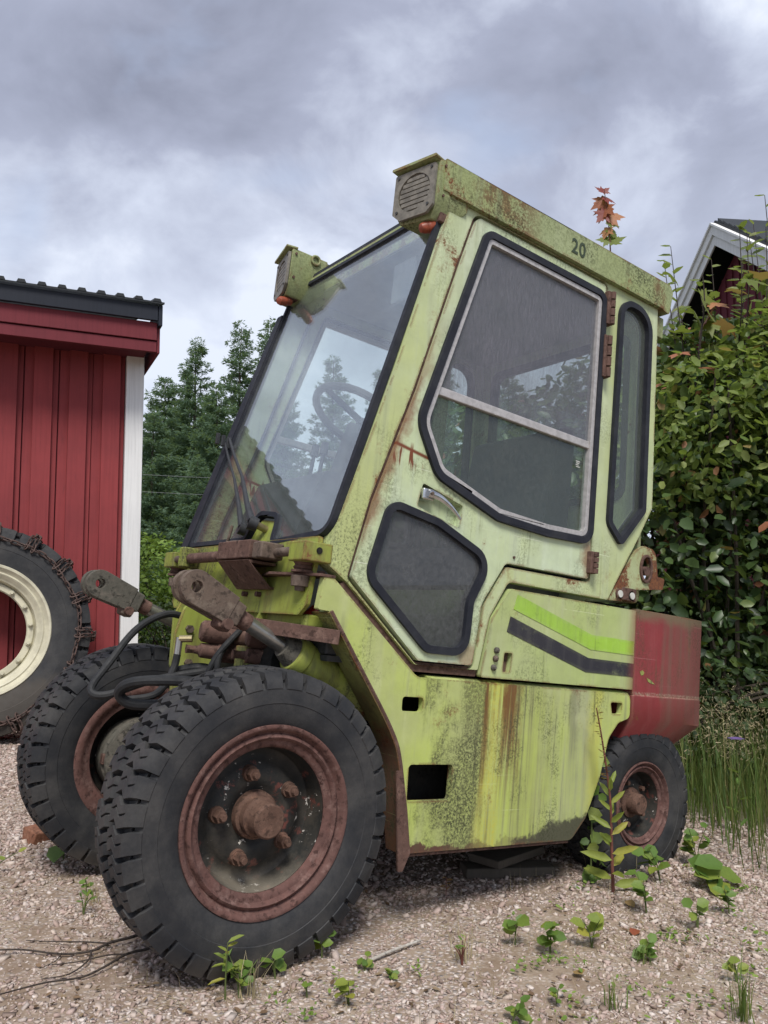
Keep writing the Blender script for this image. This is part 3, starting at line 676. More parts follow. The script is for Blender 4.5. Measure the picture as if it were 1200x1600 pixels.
# ------------------------------------------------------------------ leaves
LEAF_V = np.array([[0, 0, 0], [0.5, 0, -0.07], [1, 0, -0.02], [0.28, 0.27, 0.05], [0.72, 0.24, 0.05], [0.28, -0.27, 0.05], [0.72, -0.24, 0.05]])
LEAF_F = np.array([[0, 1, 3], [1, 4, 3], [1, 2, 4], [0, 5, 1], [1, 5, 6], [1, 6, 2]])
def leaf_frames(n, outward, upbias=0.7, jit=0.7):
    nrm = outward*0.6+np.array([0, 0, upbias])+rng.normal(0, jit, (n, 3)); nrm /= np.linalg.norm(nrm, axis=1, keepdims=True)
    t = rng.normal(0, 1, (n, 3))+outward*0.8; t -= nrm*np.sum(t*nrm, 1, keepdims=True); t /= np.linalg.norm(t, axis=1, keepdims=True)
    return t, np.cross(nrm, t), nrm
def leaves_mesh(C, t, b, nrm, size, tv=LEAF_V, tf=LEAF_F):
    n = len(C); V = (t[:, None]*tv[None, :, 0, None]+b[:, None]*tv[None, :, 1, None]+nrm[:, None]*tv[None, :, 2, None])*size[:, None, None]+C[:, None]
    return V.reshape(-1, 3), (tf[None]+len(tv)*np.arange(n)[:, None, None]).reshape(-1, tf.shape[1])
def ell_points(ells, n, shell=0.72):
    """points in a union of ellipsoids, mostly near the surface"""
    w_ = np.array([e[3]*e[4]*e[5] for e in ells])**0.67; idx = rng.choice(len(ells), n, p=w_/w_.sum()); E = np.array(ells)[idx]
    d = rng.normal(0, 1, (n, 3)); d /= np.linalg.norm(d, axis=1, keepdims=True)
    r = np.where(rng.uniform(0, 1, n) < shell, rng.uniform(0.82, 1.06, n), rng.uniform(0.3, 0.9, n))
    P = E[:, :3]+d*E[:, 3:]*r[:, None]; o = d/E[:, 3:]; o /= np.linalg.norm(o, axis=1, keepdims=True)
    return P, o
def leaf_obj_mesh(name, bend=0.0, w_=1.0):
    V = LEAF_V.copy(); V[:, 1] *= w_; V[:, 2] += -bend*V[:, 0]**2
    me = np_mesh(name, V, LEAF_F); me.shade_smooth(); return me
def basis(t, b, n, c, s):
    return Matrix(((t[0]*s, b[0]*s, n[0]*s, c[0]), (t[1]*s, b[1]*s, n[1]*s, c[1]), (t[2]*s, b[2]*s, n[2]*s, c[2]), (0, 0, 0, 1)))

def shrub(name, ells, n, size, matname, label, cat='shrub', base=None, group=None, singles=0, upb=0.7, stems=7):
    base = base or (ells[0][0], ells[0][1], zg(ells[0][0]))
    root = empty(name, base); tag(root, label, cat, group)
    P, o = ell_points(ells, n); P = P[P[:, 2] > base[2]+0.02]; 
    d0 = np.array([o_ for o_ in (P-np.array([ells[0][0], ells[0][1], P[:, 2].mean()]))]); d0 /= np.linalg.norm(d0, axis=1, keepdims=True)
    t, b, nr = leaf_frames(len(P), d0, upb); s = rng.uniform(*size, len(P)); var = rng.uniform(0, 1, len(P)); L = P-np.array(base)
    if singles:
        px, py, d = project(P); ok = (px > -40) & (px < 1240) & (py > 0) & (py < 1600)
        front = d-0.6*((P-np.array(cam.location))@np.array([0.0, 0, 0.0]))
        order = np.argsort(np.where(ok, front/s*0.06, 99))[:singles]
        mk = np.zeros(len(P), bool); mk[order] = True
        me = [leaf_obj_mesh('leaf', 0.02+0.1*i, 0.85+0.15*i) for i in range(3)]
        for m_ in me: m_.materials.append(MATS[matname+'_single'])
        for i in order:
            lo = bpy.data.objects.new('leaf', me[i % 3]); COL.objects.link(lo); lo.parent = root
            lo.matrix_local = basis(t[i], b[i], nr[i], L[i], s[i])
        L, t, b, nr, s, var = L[~mk], t[~mk], b[~mk], nr[~mk], s[~mk], var[~mk]
    me = np_mesh('foliage', *leaves_mesh(L, t, b, nr, s), np.repeat(var, len(LEAF_V)))
    f = link('foliage', me, MATS[matname], root)
    if singles: f['kind'] = 'stuff'
    for i in range(stems):
        a = rng.uniform(0, 2*pi); e = ells[rng.integers(len(ells))]
        top = Vector((e[0]-base[0]+rng.normal(0, 0.2)*e[3], e[1]-base[1]+rng.normal(0, 0.2)*e[4], e[2]-base[2]+0.55*e[5]))
        p0 = Vector((0.12*cos(a), 0.12*sin(a), -0.02)); mid = p0.lerp(top, 0.5)+Vector((rng.normal(0, 0.08), rng.normal(0, 0.08), 0.1))
        finish('stem', tube_bm(catmull([p0, mid, top], 6), 0.016, 6, taper=0.35), MATS['bark'], root)
    return root
foliage('hedge_leaf_single', [(0.0, (0.032, 0.064, 0.024)), (0.45, (0.060, 0.105, 0.032)), (0.8, (0.09, 0.145, 0.045)), (0.955, (0.15, 0.20, 0.06)), (0.975, (0.36, 0.14, 0.08))], 0.25, 0.5, 0.42, True)

build_straw()
# hedge right behind the truck: a wall of round leaves, dark inside
shrub('broadleaf_hedge', [(4.35, 1.35, 1.05, 1.05, 0.95, 1.35), (5.2, 0.55, 0.95, 1.1, 0.95, 1.25), (3.9, 2.15, 0.95, 0.9, 0.8, 1.2), (4.75, 1.0, 1.9, 0.75, 0.75, 0.62), (5.9, -0.2, 0.9, 1.0, 0.9, 1.15), (3.55, 2.9, 0.9, 0.85, 0.8, 1.0)],
      42000, (0.040, 0.10), 'hedge_leaf', 'tall dark broadleaf hedge standing behind the rear of the forklift', 'hedge', (4.5, 1.3, zg(4.5)), singles=290, stems=16)
shrub('sunlit_shrub', [(3.95, 0.62, 1.72, 0.42, 0.34, 0.42), (4.30, 0.38, 1.95, 0.42, 0.34, 0.50), (3.70, 0.92, 1.55, 0.30, 0.28, 0.36), (4.65, 0.15, 1.90, 0.40, 0.35, 0.55)],
      3600, (0.035, 0.075), 'young_leaf', 'yellow-green shrub top catching the light beside the cab roof', 'shrub', (4.2, 0.75, zg(4.2)), stems=6)
shrub('undergrowth_shrub', [(3.65, 0.95, 0.22, 0.55, 0.5, 0.42), (4.2, 0.35, 0.15, 0.6, 0.5, 0.42), (3.3, 1.7, 0.2, 0.5, 0.5, 0.42)],
      5200, (0.025, 0.055), 'dark_shrub', 'low dark undergrowth under the hedge behind the rear wheel', 'shrub', (3.7, 0.9, zg(3.7)), stems=5)
shrub('background_shrub', [(7.6, 3.6, 1.0, 1.6, 1.5, 1.7), (9.0, 2.4, 0.9, 1.6, 1.5, 1.6), (6.6, 5.2, 0.8, 1.5, 1.4, 1.5)],
      9000, (0.08, 0.14), 'dark_shrub', 'dark bushes seen in gaps behind the broadleaf hedge', 'shrub', (7.7, 3.7, zg(7.7)), stems=5)
# bright bush and clipped dark shrub between the shed and the truck
shrub('bright_bush', [(3.55, 8.2, 0.75, 0.75, 0.7, 0.72), (4.25, 7.9, 0.55, 0.6, 0.6, 0.6), (2.9, 8.8, 0.8, 0.7, 0.7, 0.7)], 9000, (0.05, 0.09), 'bright_bush',
      'bright yellow-green bush beside the white corner board of the shed', 'bush', (3.55, 8.2, zg(3.55)))
shrub('dark_bush', [(3.25, 6.9, 0.10, 0.75, 0.5, 0.62), (4.2, 6.5, 0.0, 0.7, 0.5, 0.6)], 6000, (0.035, 0.065), 'dark_shrub',
      'low dark bush below the bright bush, beside the shed corner', 'bush', (3.3, 6.9, zg(3.3)))

# ------------------------------------------------------------------ larches
def larch_mesh(H, R, seed, n_br=230):
    r = np.random.default_rng(seed); C, T, S = [], [], []
    for i in range(n_br):
        h = H*(0.10+0.88*(i/n_br)**0.9)+r.normal(0, 0.06); f = 1-h/H; L = R*(f**0.72)*r.uniform(0.55, 1.15)+0.10
        a = r.uniform(0, 2*pi); d = np.array([cos(a), sin(a), 0]); sl = r.uniform(-0.05, 0.35)+0.45*(1-f)
        k = max(6, int(L*34)); s = np.sort(r.uniform(0.08, 1, k)); p = d[None]*(L*s)[:, None]; p[:, 2] = h+L*(sl*s-0.42*s**2+0.22*s**4)
        side = np.array([-sin(a), cos(a), 0])
        m_ = 5; P = np.repeat(p, m_, 0); q = len(P)
        sw = r.normal(0, 1, q)*(0.03+0.14*np.repeat((1-s)*L, m_))
        P = P+side[None]*sw[:, None]; P[:, 2] += -np.abs(sw)*0.35+r.normal(0, 0.03, q)
        C.append(P); tt = d[None]*0.7+side[None]*np.sign(sw)[:, None]*0.8+r.normal(0, 0.45, (q, 3)); tt[:, 2] -= 0.12
        T.append(tt/np.linalg.norm(tt, axis=1, keepdims=True)); S.append(r.uniform(0.10, 0.26, q)*(0.65+0.5*f))
    C, T, S = np.concatenate(C), np.concatenate(T), np.concatenate(S); n = len(C)
    nr = r.normal(0, 1, (n, 3)); b = np.cross(nr, T); b /= np.linalg.norm(b, axis=1, keepdims=True)
    w_ = S*0.115
    V = np.stack([C-b*w_[:, None]*0.3, C+T*(S*0.5)[:, None]-b*w_[:, None], C+T*S[:, None], C+T*(S*0.5)[:, None]+b*w_[:, None]], 1).reshape(-1, 3)
    return np_mesh('crown', V, np.arange(4*n).reshape(-1, 4), np.repeat(r.uniform(0, 1, n), 4))
LAR = []
for sd_, H_, R_ in ((1, 9.4, 1.9), (2, 10.2, 1.9), (3, 9.8, 2.0), (4, 8.2, 2.3)):
    me = larch_mesh(H_, R_, sd_); me.materials.append(MATS['larch'])
    bm = tube_bm([Vector((0.03*sin(i*1.3), 0.03*cos(i), H_*i/8-0.3)) for i in range(9)], 0.17, 8, taper=0.06)
    tb = bpy.data.meshes.new('trunk'); bm.to_mesh(tb); bm.free(); tb.materials.append(MATS['bark'])
    LAR.append((me, tb, H_))
def larch(i, x, y, h, label, rot):
    me, tb, H_ = LAR[i]
    root = empty('larch_tree', (x, y, zg(x)), (0, 0, rot)); s = h/H_; root.scale = (s*0.92, s*0.92, s)
    tag(root, label, 'tree', 'conifers behind the yard')
    link('trunk', tb, None, root); link('crown', me, None, root)
larch(0, 8.82, 19.23, 8.16, 'pointed larch nearest the shed corner, lower than its two neighbours', 0.3)
larch(1, 10.74, 20.31, 9.32, 'tall larch in the middle of the three pointed tops left of the windscreen', 1.9)
larch(2, 11.95, 20.67, 9.79, 'rightmost pointed larch, its top just left of the windscreen', 4.0)
larch(3, 8.51, 20.70, 7.33, 'lower larch half hidden behind the white corner board', 2.2)
larch(3, 8.47, 17.00, 6.28, 'low bushy larch filling the gap between the pointed tops', 5.1)
larch(3, 10.32, 16.88, 6.19, 'low larch partly hidden behind the left edge of the windscreen', 3.3)
larch(0, 14.12, 20.32, 8.85, 'larch seen only through the left half of the windscreen', 2.6)
larch(2, 14.27, 17.72, 7.86, 'larch seen through the windscreen above the steering wheel', 0.9)
larch(1, 16.48, 17.34, 8.13, 'larch seen through the cab beside the door frame', 4.4)
larch(3, 16.65, 14.72, 7.38, 'larch seen through the door window, left half', 1.1)
larch(0, 18.92, 14.30, 7.84, 'larch seen through the door window, right half', 5.7)
larch(3, 10.31, 24.37, 7.6, 'broad larch behind the pointed one nearest the shed', 0.8)
larch(3, 13.04, 23.61, 7.9, 'broad larch behind the rightmost pointed top', 2.9)
larch(3, 12.00, 25.60, 8.2, 'farthest larch filling the skyline behind the three tops', 4.6)
larch(3, 7.18, 17.94, 5.6, 'small dark larch at the foot of the group beside the shed', 1.5)
larch(3, 7.30, 15.42, 4.1, 'young larch low in front of the group, left', 3.9)
larch(3, 8.35, 14.74, 4.3, 'young larch low in front of the group, right', 0.2)
for p, q, nm in (((1.54, 18.08, 3.32), (16.80, 6.88, 3.08), 'upper'), ((1.56, 18.11, 2.96), (16.82, 6.91, 2.71), 'lower')):
    p, q = Vector(p), Vector(q)
    pth = [p.lerp(q, t/12)+Vector((0, 0, -0.5*(1-(2*t/12-1)**2)+0.36)) for t in range(13)]
    tag(finish('overhead_wire', tube_bm(pth, 0.0035, 5), MATS['wire_grey']), nm+' of two thin wires crossing in front of the larches', 'wire')

# ------------------------------------------------------------------ red shed
def build_shed():
    th = atan2(0.189, -0.982); root = empty('shed', (1.758, 3.482, zg(1.8)), (0, 0, th))
    tag(root, 'red board-clad shed with white corner board and dark ribbed roof', 'shed')
    def bx(name, p0, p1, m, par=root, bev=0.003): return finish(name, box_bm(p0, p1), MATS[m], par, bev, 1)
    core = bx('wall', (0.02, -4.2, 0.02), (5.6, -0.03, 2.62), 'falu_dark', root, 0)
    b0 = b1 = None
    for i in range(27):
        x = 0.06+0.205*i
        if b0 is None: b0 = bx('board', (x, -0.028, 0.05), (x+0.2, -0.006, 2.52), 'falu_red'); b1 = bx('cover_board', (x+0.03, -0.008, 0.05), (x+0.142, 0.022, 2.52), 'falu_red')
        else:
            for s in (b0, b1):
                c = s.copy(); COL.objects.link(c); c.location = ((i)*0.205, rng.normal(0, 0.0012), rng.normal(0, 0.004)); c.rotation_euler = (0, rng.normal(0, 0.0012), 0)
    bx('corner_board', (-0.055, -0.11, 0.05), (0.057, 0.036, 2.47), 'white_wood')
    # eaves
    bx('soffit', (-0.08, -0.02, 2.505), (5.7, 0.30, 2.53), 'falu_dark')
    bx('soffit_lower', (-0.05, -0.02, 2.43), (5.7, 0.25, 2.452), 'falu_dark')
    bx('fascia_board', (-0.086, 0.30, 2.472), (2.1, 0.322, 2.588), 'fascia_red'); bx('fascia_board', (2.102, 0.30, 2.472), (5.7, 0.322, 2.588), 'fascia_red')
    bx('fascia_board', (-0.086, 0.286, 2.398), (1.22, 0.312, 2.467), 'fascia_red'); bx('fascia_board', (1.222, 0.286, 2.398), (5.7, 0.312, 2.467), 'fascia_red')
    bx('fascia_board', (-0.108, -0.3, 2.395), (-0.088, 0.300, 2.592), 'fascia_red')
    bx('eave_trim', (-0.085, 0.325, 2.592), (5.7, 0.352, 2.690), 'black_trim')
    bx('gable_trim', (-0.113, -0.9, 2.56), (-0.088, 0.353, 2.694), 'black_trim')
    rf = finish('roof_sheet', plate_bm([(-0.12, 0), (5.7, 0), (5.7, 4.6), (-0.12, 4.6)], [], 0, 0.012, lambda u, v, t: (u, 0.375-v*cos(0.22), 2.696+v*sin(0.22)+t)), MATS['roof_sheet'], root, 0)
    rb = None
    for i in range(52):
        if rb is None:
            bm = plate_bm([(-0.027, 0), (0.027, 0), (0.018, 0.020), (-0.018, 0.020)], [], 0, 4.6, lambda u, v, t: (u-0.075, 0.378-t*cos(0.22), 2.707+t*sin(0.22)+v)); rb = finish('roof_rib', bm, MATS['roof_sheet'], rf, 0)
        else: c = rb.copy(); COL.objects.link(c); c.location = (0.112*i, 0, 0)
build_shed()

# ------------------------------------------------------------------ house behind the hedge
def build_house():
    u = Vector((-0.491, -0.872, 0)).normalized(); th = atan2(u.y, u.x)
    # local x runs along the gable (towards the camera), local y out of the gable face (to the left)
    gz = zg(9); root = empty('house', (10.83, 4.69, gz), (0, 0, th)); tag(root, 'red wooden house with white bargeboards rising behind the hedge', 'house')
    zp = 6.235-gz; tp = 0.718; hw = 3.4; ze = zp-hw*tp
    # which side is the body on: local +y must point away from the viewer
    sgn = -1 if (Vector((-u.y, u.x, 0))).dot(rgt) < 0 else 1
    Y = lambda v: sgn*v
    finish('wall', plate_bm([(-hw+0.4, 0), (hw-0.4, 0), (hw-0.4, ze-0.1), (0, zp-0.36), (-hw+0.4, ze-0.1)], [], Y(0.40), Y(8.0), lambda a, b, t: (a, t, b)), MATS['falu_dark'], root, 0)
    bm0 = None
    for i in range(32):
        a = -hw+0.5+i*0.19
        if a > hw-0.5: break
        top = zp-0.42-abs(a+0.05)*tp
        finish('cover_board', box_bm((a, min(Y(0.375), Y(0.40)), 0.1), (a+0.1, max(Y(0.375), Y(0.40)), top)), MATS['falu_dark'], root, 0)
    for s in (-1, 1):
        L = hw*sqrt(1+tp*tp)
        def rk(d0, d1, y0, y1, nm, m):   # board along the rake between offsets below the roof line
            f = lambda a, b, t: (s*a, t, zp-a*tp-b)
            finish(nm, plate_bm([(0.0, d0), (hw, d0), (hw, d1), (0.0, d1)], [], Y(y0), Y(y1), f), MATS[m], root, 0.004, 1)
        rk(0.02, 0.17, 0.0, 0.03, 'bargeboard', 'white_wood'); rk(0.15, 0.33, 0.032, 0.06, 'bargeboard', 'white_wood')
        rk(-0.02, 0.02, -0.03, 0.10, 'verge_board', 'white_wood')
        rk(-0.06, -0.022, 0.05, 8.2, 'roof', 'roof_sheet')
        rf = root.children[-1]
        for j in range(24):    # tile courses showing along the verge
            a = 0.08+j*0.14
            if a > hw-0.1: break
            finish('roof_tile', plate_bm([(a, -0.062), (a+0.16, -0.062), (a+0.16, -0.085), (a, -0.115)], [], Y(0.055), Y(2.5), lambda x_, b, t: (s*x_, t, zp-x_*tp-b)), MATS['roof_sheet'], rf, 0)
    # gable window
    fr = finish('window', plate_bm([(0.55, 2.55), (1.75, 2.55), (1.75, 3.75), (0.55, 3.75)], [[(0.67, 2.67), (1.12, 2.67), (1.12, 3.63), (0.67, 3.63)], [(1.18, 2.67), (1.63, 2.67), (1.63, 3.63), (1.18, 3.63)]], Y(0.34), Y(0.374), lambda a, b, t: (a, t, b)), MATS['white_wood'], root, 0.004, 1)
    for a in (0.67, 1.18): finish('pane', box_bm((a, min(Y(0.355), Y(0.36)), 2.67), (a+0.45, max(Y(0.355), Y(0.36)), 3.63)), MATS['house_glass'], fr, 0)
build_house()
# ------------------------------------------------------------------ forklift
# The truck is modelled in its own frame: x to its rear, y across (0 = near side), z up.
W = 0.94
OFF = (-B0, -B1, -B2)
root_w = RY @ Vector((B0, B1, B2))+Vector((0, 0, ZH))
FL = empty('forklift', root_w, (0, AL, 0))
tag(FL, 'old green and red forklift without its mast, rusting on the gravel', 'forklift')
fxz = lambda u, v, t: (u, t, v)
def fin(name, bm, m, par=FL, bevel=0.0, seg=2, smooth=35): return finish(name, bm, MATS[m], par, bevel, seg, smooth, OFF)
def fplate(name, outer, holes, y0, y1, m, par=FL, bevel=0.0, seg=2): return fin(name, plate_bm(outer, holes, y0, y1, fxz), m, par, bevel, seg)
def fbox(name, p0, p1, m, par=FL, bevel=0.003, M=None): return fin(name, box_bm(p0, p1, None, M), m, par, bevel)
def frod(name, p0, p1, r, m, par=FL, r1=None, n=20, rings=None): return fin(name, rod_bm(p0, p1, r, r1, n, None, rings), m, par)
def ftube(name, pts, r, m, par=FL, n=10, k=8, closed=False): return fin(name, tube_bm(catmull(pts, k, closed), r, n, None, closed), m, par)
def fgasket(name, outline, wd, y0, y1, m, par, bevel=0.006): return fplate(name, outline, [inset(outline, wd)], y0, y1, m, par, bevel, 3)
def pix_disc(cx, cz, r, n=16): return [(cx+r*cos(2*pi*i/n), cz+r*sin(2*pi*i/n)) for i in range(n)]

APIL = [(1.062, 0.255), (1.148, 0.547), (1.210, 0.767), (1.316, 1.188), (1.350, 1.318)]
CAB = rp([(1.350, 1.318, 0), (2.350, 1.318, 0), (2.370, 0.575, 0.04), (2.305, 0.466, 0.02), (2.152, 0.228, 0.004), (1.694, 0.228, 0.03), (1.628, 0.118, 0.03), (1.597, -0.037, 0.006),
          (1.367, -0.037, 0.02), (1.124, 0.152, 0.01), (1.056, 0.192, 0.006)]+[(a, b, 0.0) for a, b in APIL[:-1]], 0.01)
DOOR = rp([(1.446, 1.300, 0.03), (2.052, 1.300, 0.012), (2.048, 0.283, 0.012), (1.672, 0.281, 0.03), (1.590, 0.153, 0.05), (1.570, -0.026, 0.012), (1.374, -0.026, 0.015), (1.132, 0.168, 0.012), (1.176, 0.375, 0.0), (1.240, 0.575, 0), (1.284, 0.712, 0.0), (1.398, 1.135, 0.0)], 0.02)
WIN = rp([(1.478, 1.272, 0.045), (2.050, 1.268, 0.045), (2.046, 0.392, 0.055), (1.835, 0.386, 0.10), (1.620, 0.397, 0.10), (1.372, 0.478, 0.08), (1.286, 0.622, 0.09)], 0.05, 7)
PAN = rp([(1.222, 0.392, 0.05), (1.400, 0.365, 0.12), (1.618, 0.282, 0.07), (1.550, 0.150, 0.05), (1.545, -0.004, 0.06), (1.392, -0.004, 0.06), (1.168, 0.172, 0.06)], 0.05, 7)
QUA = rp([(2.126, 1.288, 0.07), (2.308, 1.285, 0.10), (2.320, 0.552, 0.03), (2.196, 0.412, 0.02), (2.121, 0.478, 0.04)], 0.04, 7)

def cab_side(near):
    s = 0 if near else 1
    Y = (lambda y: y) if near else (lambda y: W-y)
    fr = fplate('cab_side', CAB, [inset(DOOR, -0.011), inset(QUA, 0.012)], Y(0.0), Y(0.045), 'green_cab', FL, 0.006, 3)
    dr = fplate('door', DOOR, [inset(WIN, 0.010), inset(PAN, 0.010)]+([rp([(1.335, 0.455), (1.486, 0.418), (1.480, 0.352), (1.321, 0.388)], 0.006, 2)] if near else []), Y(-0.004), Y(0.030), 'green_door', FL, 0.005, 3)
    fin('door_seal', tube_bm([Vector((a, Y(0.036), b)) for a, b in inset(DOOR, -0.003)], 0.007, 6, None, True), 'gasket', dr)
    fgasket('window_gasket', WIN, 0.023, Y(-0.016), Y(0.020), 'gasket', dr, 0.007)
    alu = inset(WIN, 0.024)
    fgasket('window_frame', alu, 0.015, Y(-0.011), Y(0.014), 'aluminium', dr, 0.003)
    fplate('window_rail', [(1.325, 0.716), (2.022, 0.708), (2.022, 0.733), (1.331, 0.742)], [], Y(-0.006), Y(0.013), 'aluminium', dr, 0.003)
    gl = inset(WIN, 0.036)
    up = [p for p in gl if p[1] > 0.735]; up = [(1.347, 0.735)]+[p for p in up]+[(2.006, 0.735)]
    up = sorted_loop(up); lo = sorted_loop([p for p in gl if p[1] < 0.712]+[(1.338, 0.712), (2.006, 0.712)])
    fplate('sliding_pane', up, [], Y(0.000), Y(0.004), 'door_glass' if near else 'clear_glass', dr)
    fplate('fixed_pane', lo, [], Y(0.005), Y(0.009), 'door_glass_low' if near else 'clear_glass', dr)
    fgasket('panel_gasket', PAN, 0.021, Y(-0.014), Y(0.020), 'gasket', dr, 0.007)
    fplate('panel_pane', inset(PAN, 0.020), [], Y(0.000), Y(0.004), 'panel_glass', dr)
    fgasket('quarter_gasket', QUA, 0.021, Y(-0.013), Y(0.030), 'gasket', fr, 0.007)
    fplate('quarter_pane', inset(QUA, 0.020), [], Y(0.004), Y(0.008), 'quarter_glass' if near else 'clear_glass', fr)
    if not near: return
    # recessed pull handle
    fplate('handle_recess', rp([(1.328, 0.460), (1.492, 0.422), (1.486, 0.346), (1.315, 0.382)], 0.006, 2), [], 0.024, 0.029, 'green_door', dr)
    fbox('handle_base', (1.330, -0.016, 0.408), (1.372, 0.026, 0.442), 'chrome', dr, 0.006)
    bm = tube_bm(catmull([(1.345, -0.020, 0.428), (1.385, -0.024, 0.421), (1.430, -0.022, 0.402), (1.470, -0.014, 0.376)], 6), 0.0125, 10, taper=0.35)
    for v in bm.verts: v.co.y = -0.019+(v.co.y+0.019)*0.6
    fin('handle_lever', bm, 'chrome', dr)
    frod('lock_barrel', (1.352, -0.030, 0.426), (1.352, -0.018, 0.426), 0.005, 'steel_rust', dr, n=10)
    # hinges: rusty knuckles on the rear edge of the door
    for z0, z1, dx in ((1.155, 1.275, 0.012), (0.965, 1.115, 0.006), (0.300, 0.372, 0.0)):
        h = fbox('hinge', (2.034+dx, -0.022, z0), (2.062+dx, 0.0, z1), 'rust', dr, 0.003)
        nk = 4
        for i in range(nk):
            za = z0+(z1-z0)*(i+0.08)/nk; zb = z0+(z1-z0)*(i+0.92)/nk
            frod('knuckle', (2.054+dx, -0.024, za), (2.054+dx, -0.024, zb), 0.0095, 'rust', h, n=10)
    # small etched glass marks
    for cx, cz in ((1.965, 0.655), (1.195, 0.195)):
        for i in range(4): fbox('etched_mark', (cx-0.010+0.002*(i % 2), -0.0012, cz-0.006*i), (cx+0.010-0.003*(i % 3), -0.0006, cz-0.006*i+0.003), 'white_stud', dr, 0)
    frod('door_rivet', (1.703, -0.008, 0.302), (1.703, 0, 0.302), 0.004, 'rust', dr, n=8)
def sorted_loop(p):
    c = (sum(a for a, b in p)/len(p), sum(b for a, b in p)/len(p)); return sorted(p, key=lambda q: atan2(q[1]-c[1], q[0]-c[0]))
cab_side(True); cab_side(False)

# door edge strips: the groove behind the front pillar shows bare brown metal
fin('door_jamb', tube_bm([Vector((x, 0.012, z)) for x, z in [(1.438, 1.296), (1.391, 1.132), (1.277, 0.710), (1.169, 0.373), (1.124, 0.170)]], 0.0085, 8), 'rust')

# roof -----------------------------------------------------------------------
RX0, RX1 = 1.300, 2.418
RFO = rp([(RX0, 1.320, 0.0), (2.335, 1.320, 0.0), (2.400, 1.308, 0.01), (RX1, 1.40, 0.02), (2.40, 1.424, 0.012), (RX0, 1.420, 0.004)], 0.01)
roof = fplate('roof', [(1.47 if a < 1.35 else a-0.004, b-0.003) for a, b in RFO], [], 0.120, W-0.120, 'green_roof', FL, 0.006, 3)
for y0, y1 in ((-0.014, 0.122), (W-0.122, W+0.014)): fplate('roof_rail', RFO, [], y0, y1, 'green_roof', roof, 0.006, 3)
fbox('drip_rail', (1.325, -0.019, 1.314), (2.36, -0.001, 1.324), 'green_roof', roof, 0.002)
fbox('headliner', (1.40, 0.05, 1.288), (2.32, W-0.05, 1.300), 'interior_pale', roof, 0.002)
fbox('roof_tab', (2.400, 0.10, 1.36), (2.440, 0.13, 1.385), 'wiper_black', roof, 0.003)
fbox('rear_gutter', (2.352, 0.01, 1.22), (2.402, 0.06, 1.30), 'green_roof', roof, 0.004)
def text_mesh(s, size, name):
    cu = bpy.data.curves.new(name, 'FONT'); cu.body = s; cu.size = size; cu.extrude = 0.0006; cu.offset = 0.0012; cu.space_character = 1.12
    o = bpy.data.objects.new(name, cu); COL.objects.link(o); dg = bpy.context.evaluated_depsgraph_get()
    me = bpy.data.meshes.new_from_object(o.evaluated_get(dg)); bpy.data.objects.remove(o); return me
tm = text_mesh('20', 0.072, 'fleet_number')
for v in tm.vertices: x, y, z = v.co; v.co = (1.852+x*0.92-B0, -0.0152-z-B1, 1.345+y-B2)
link('fleet_number', tm, MATS['stencil'], roof)
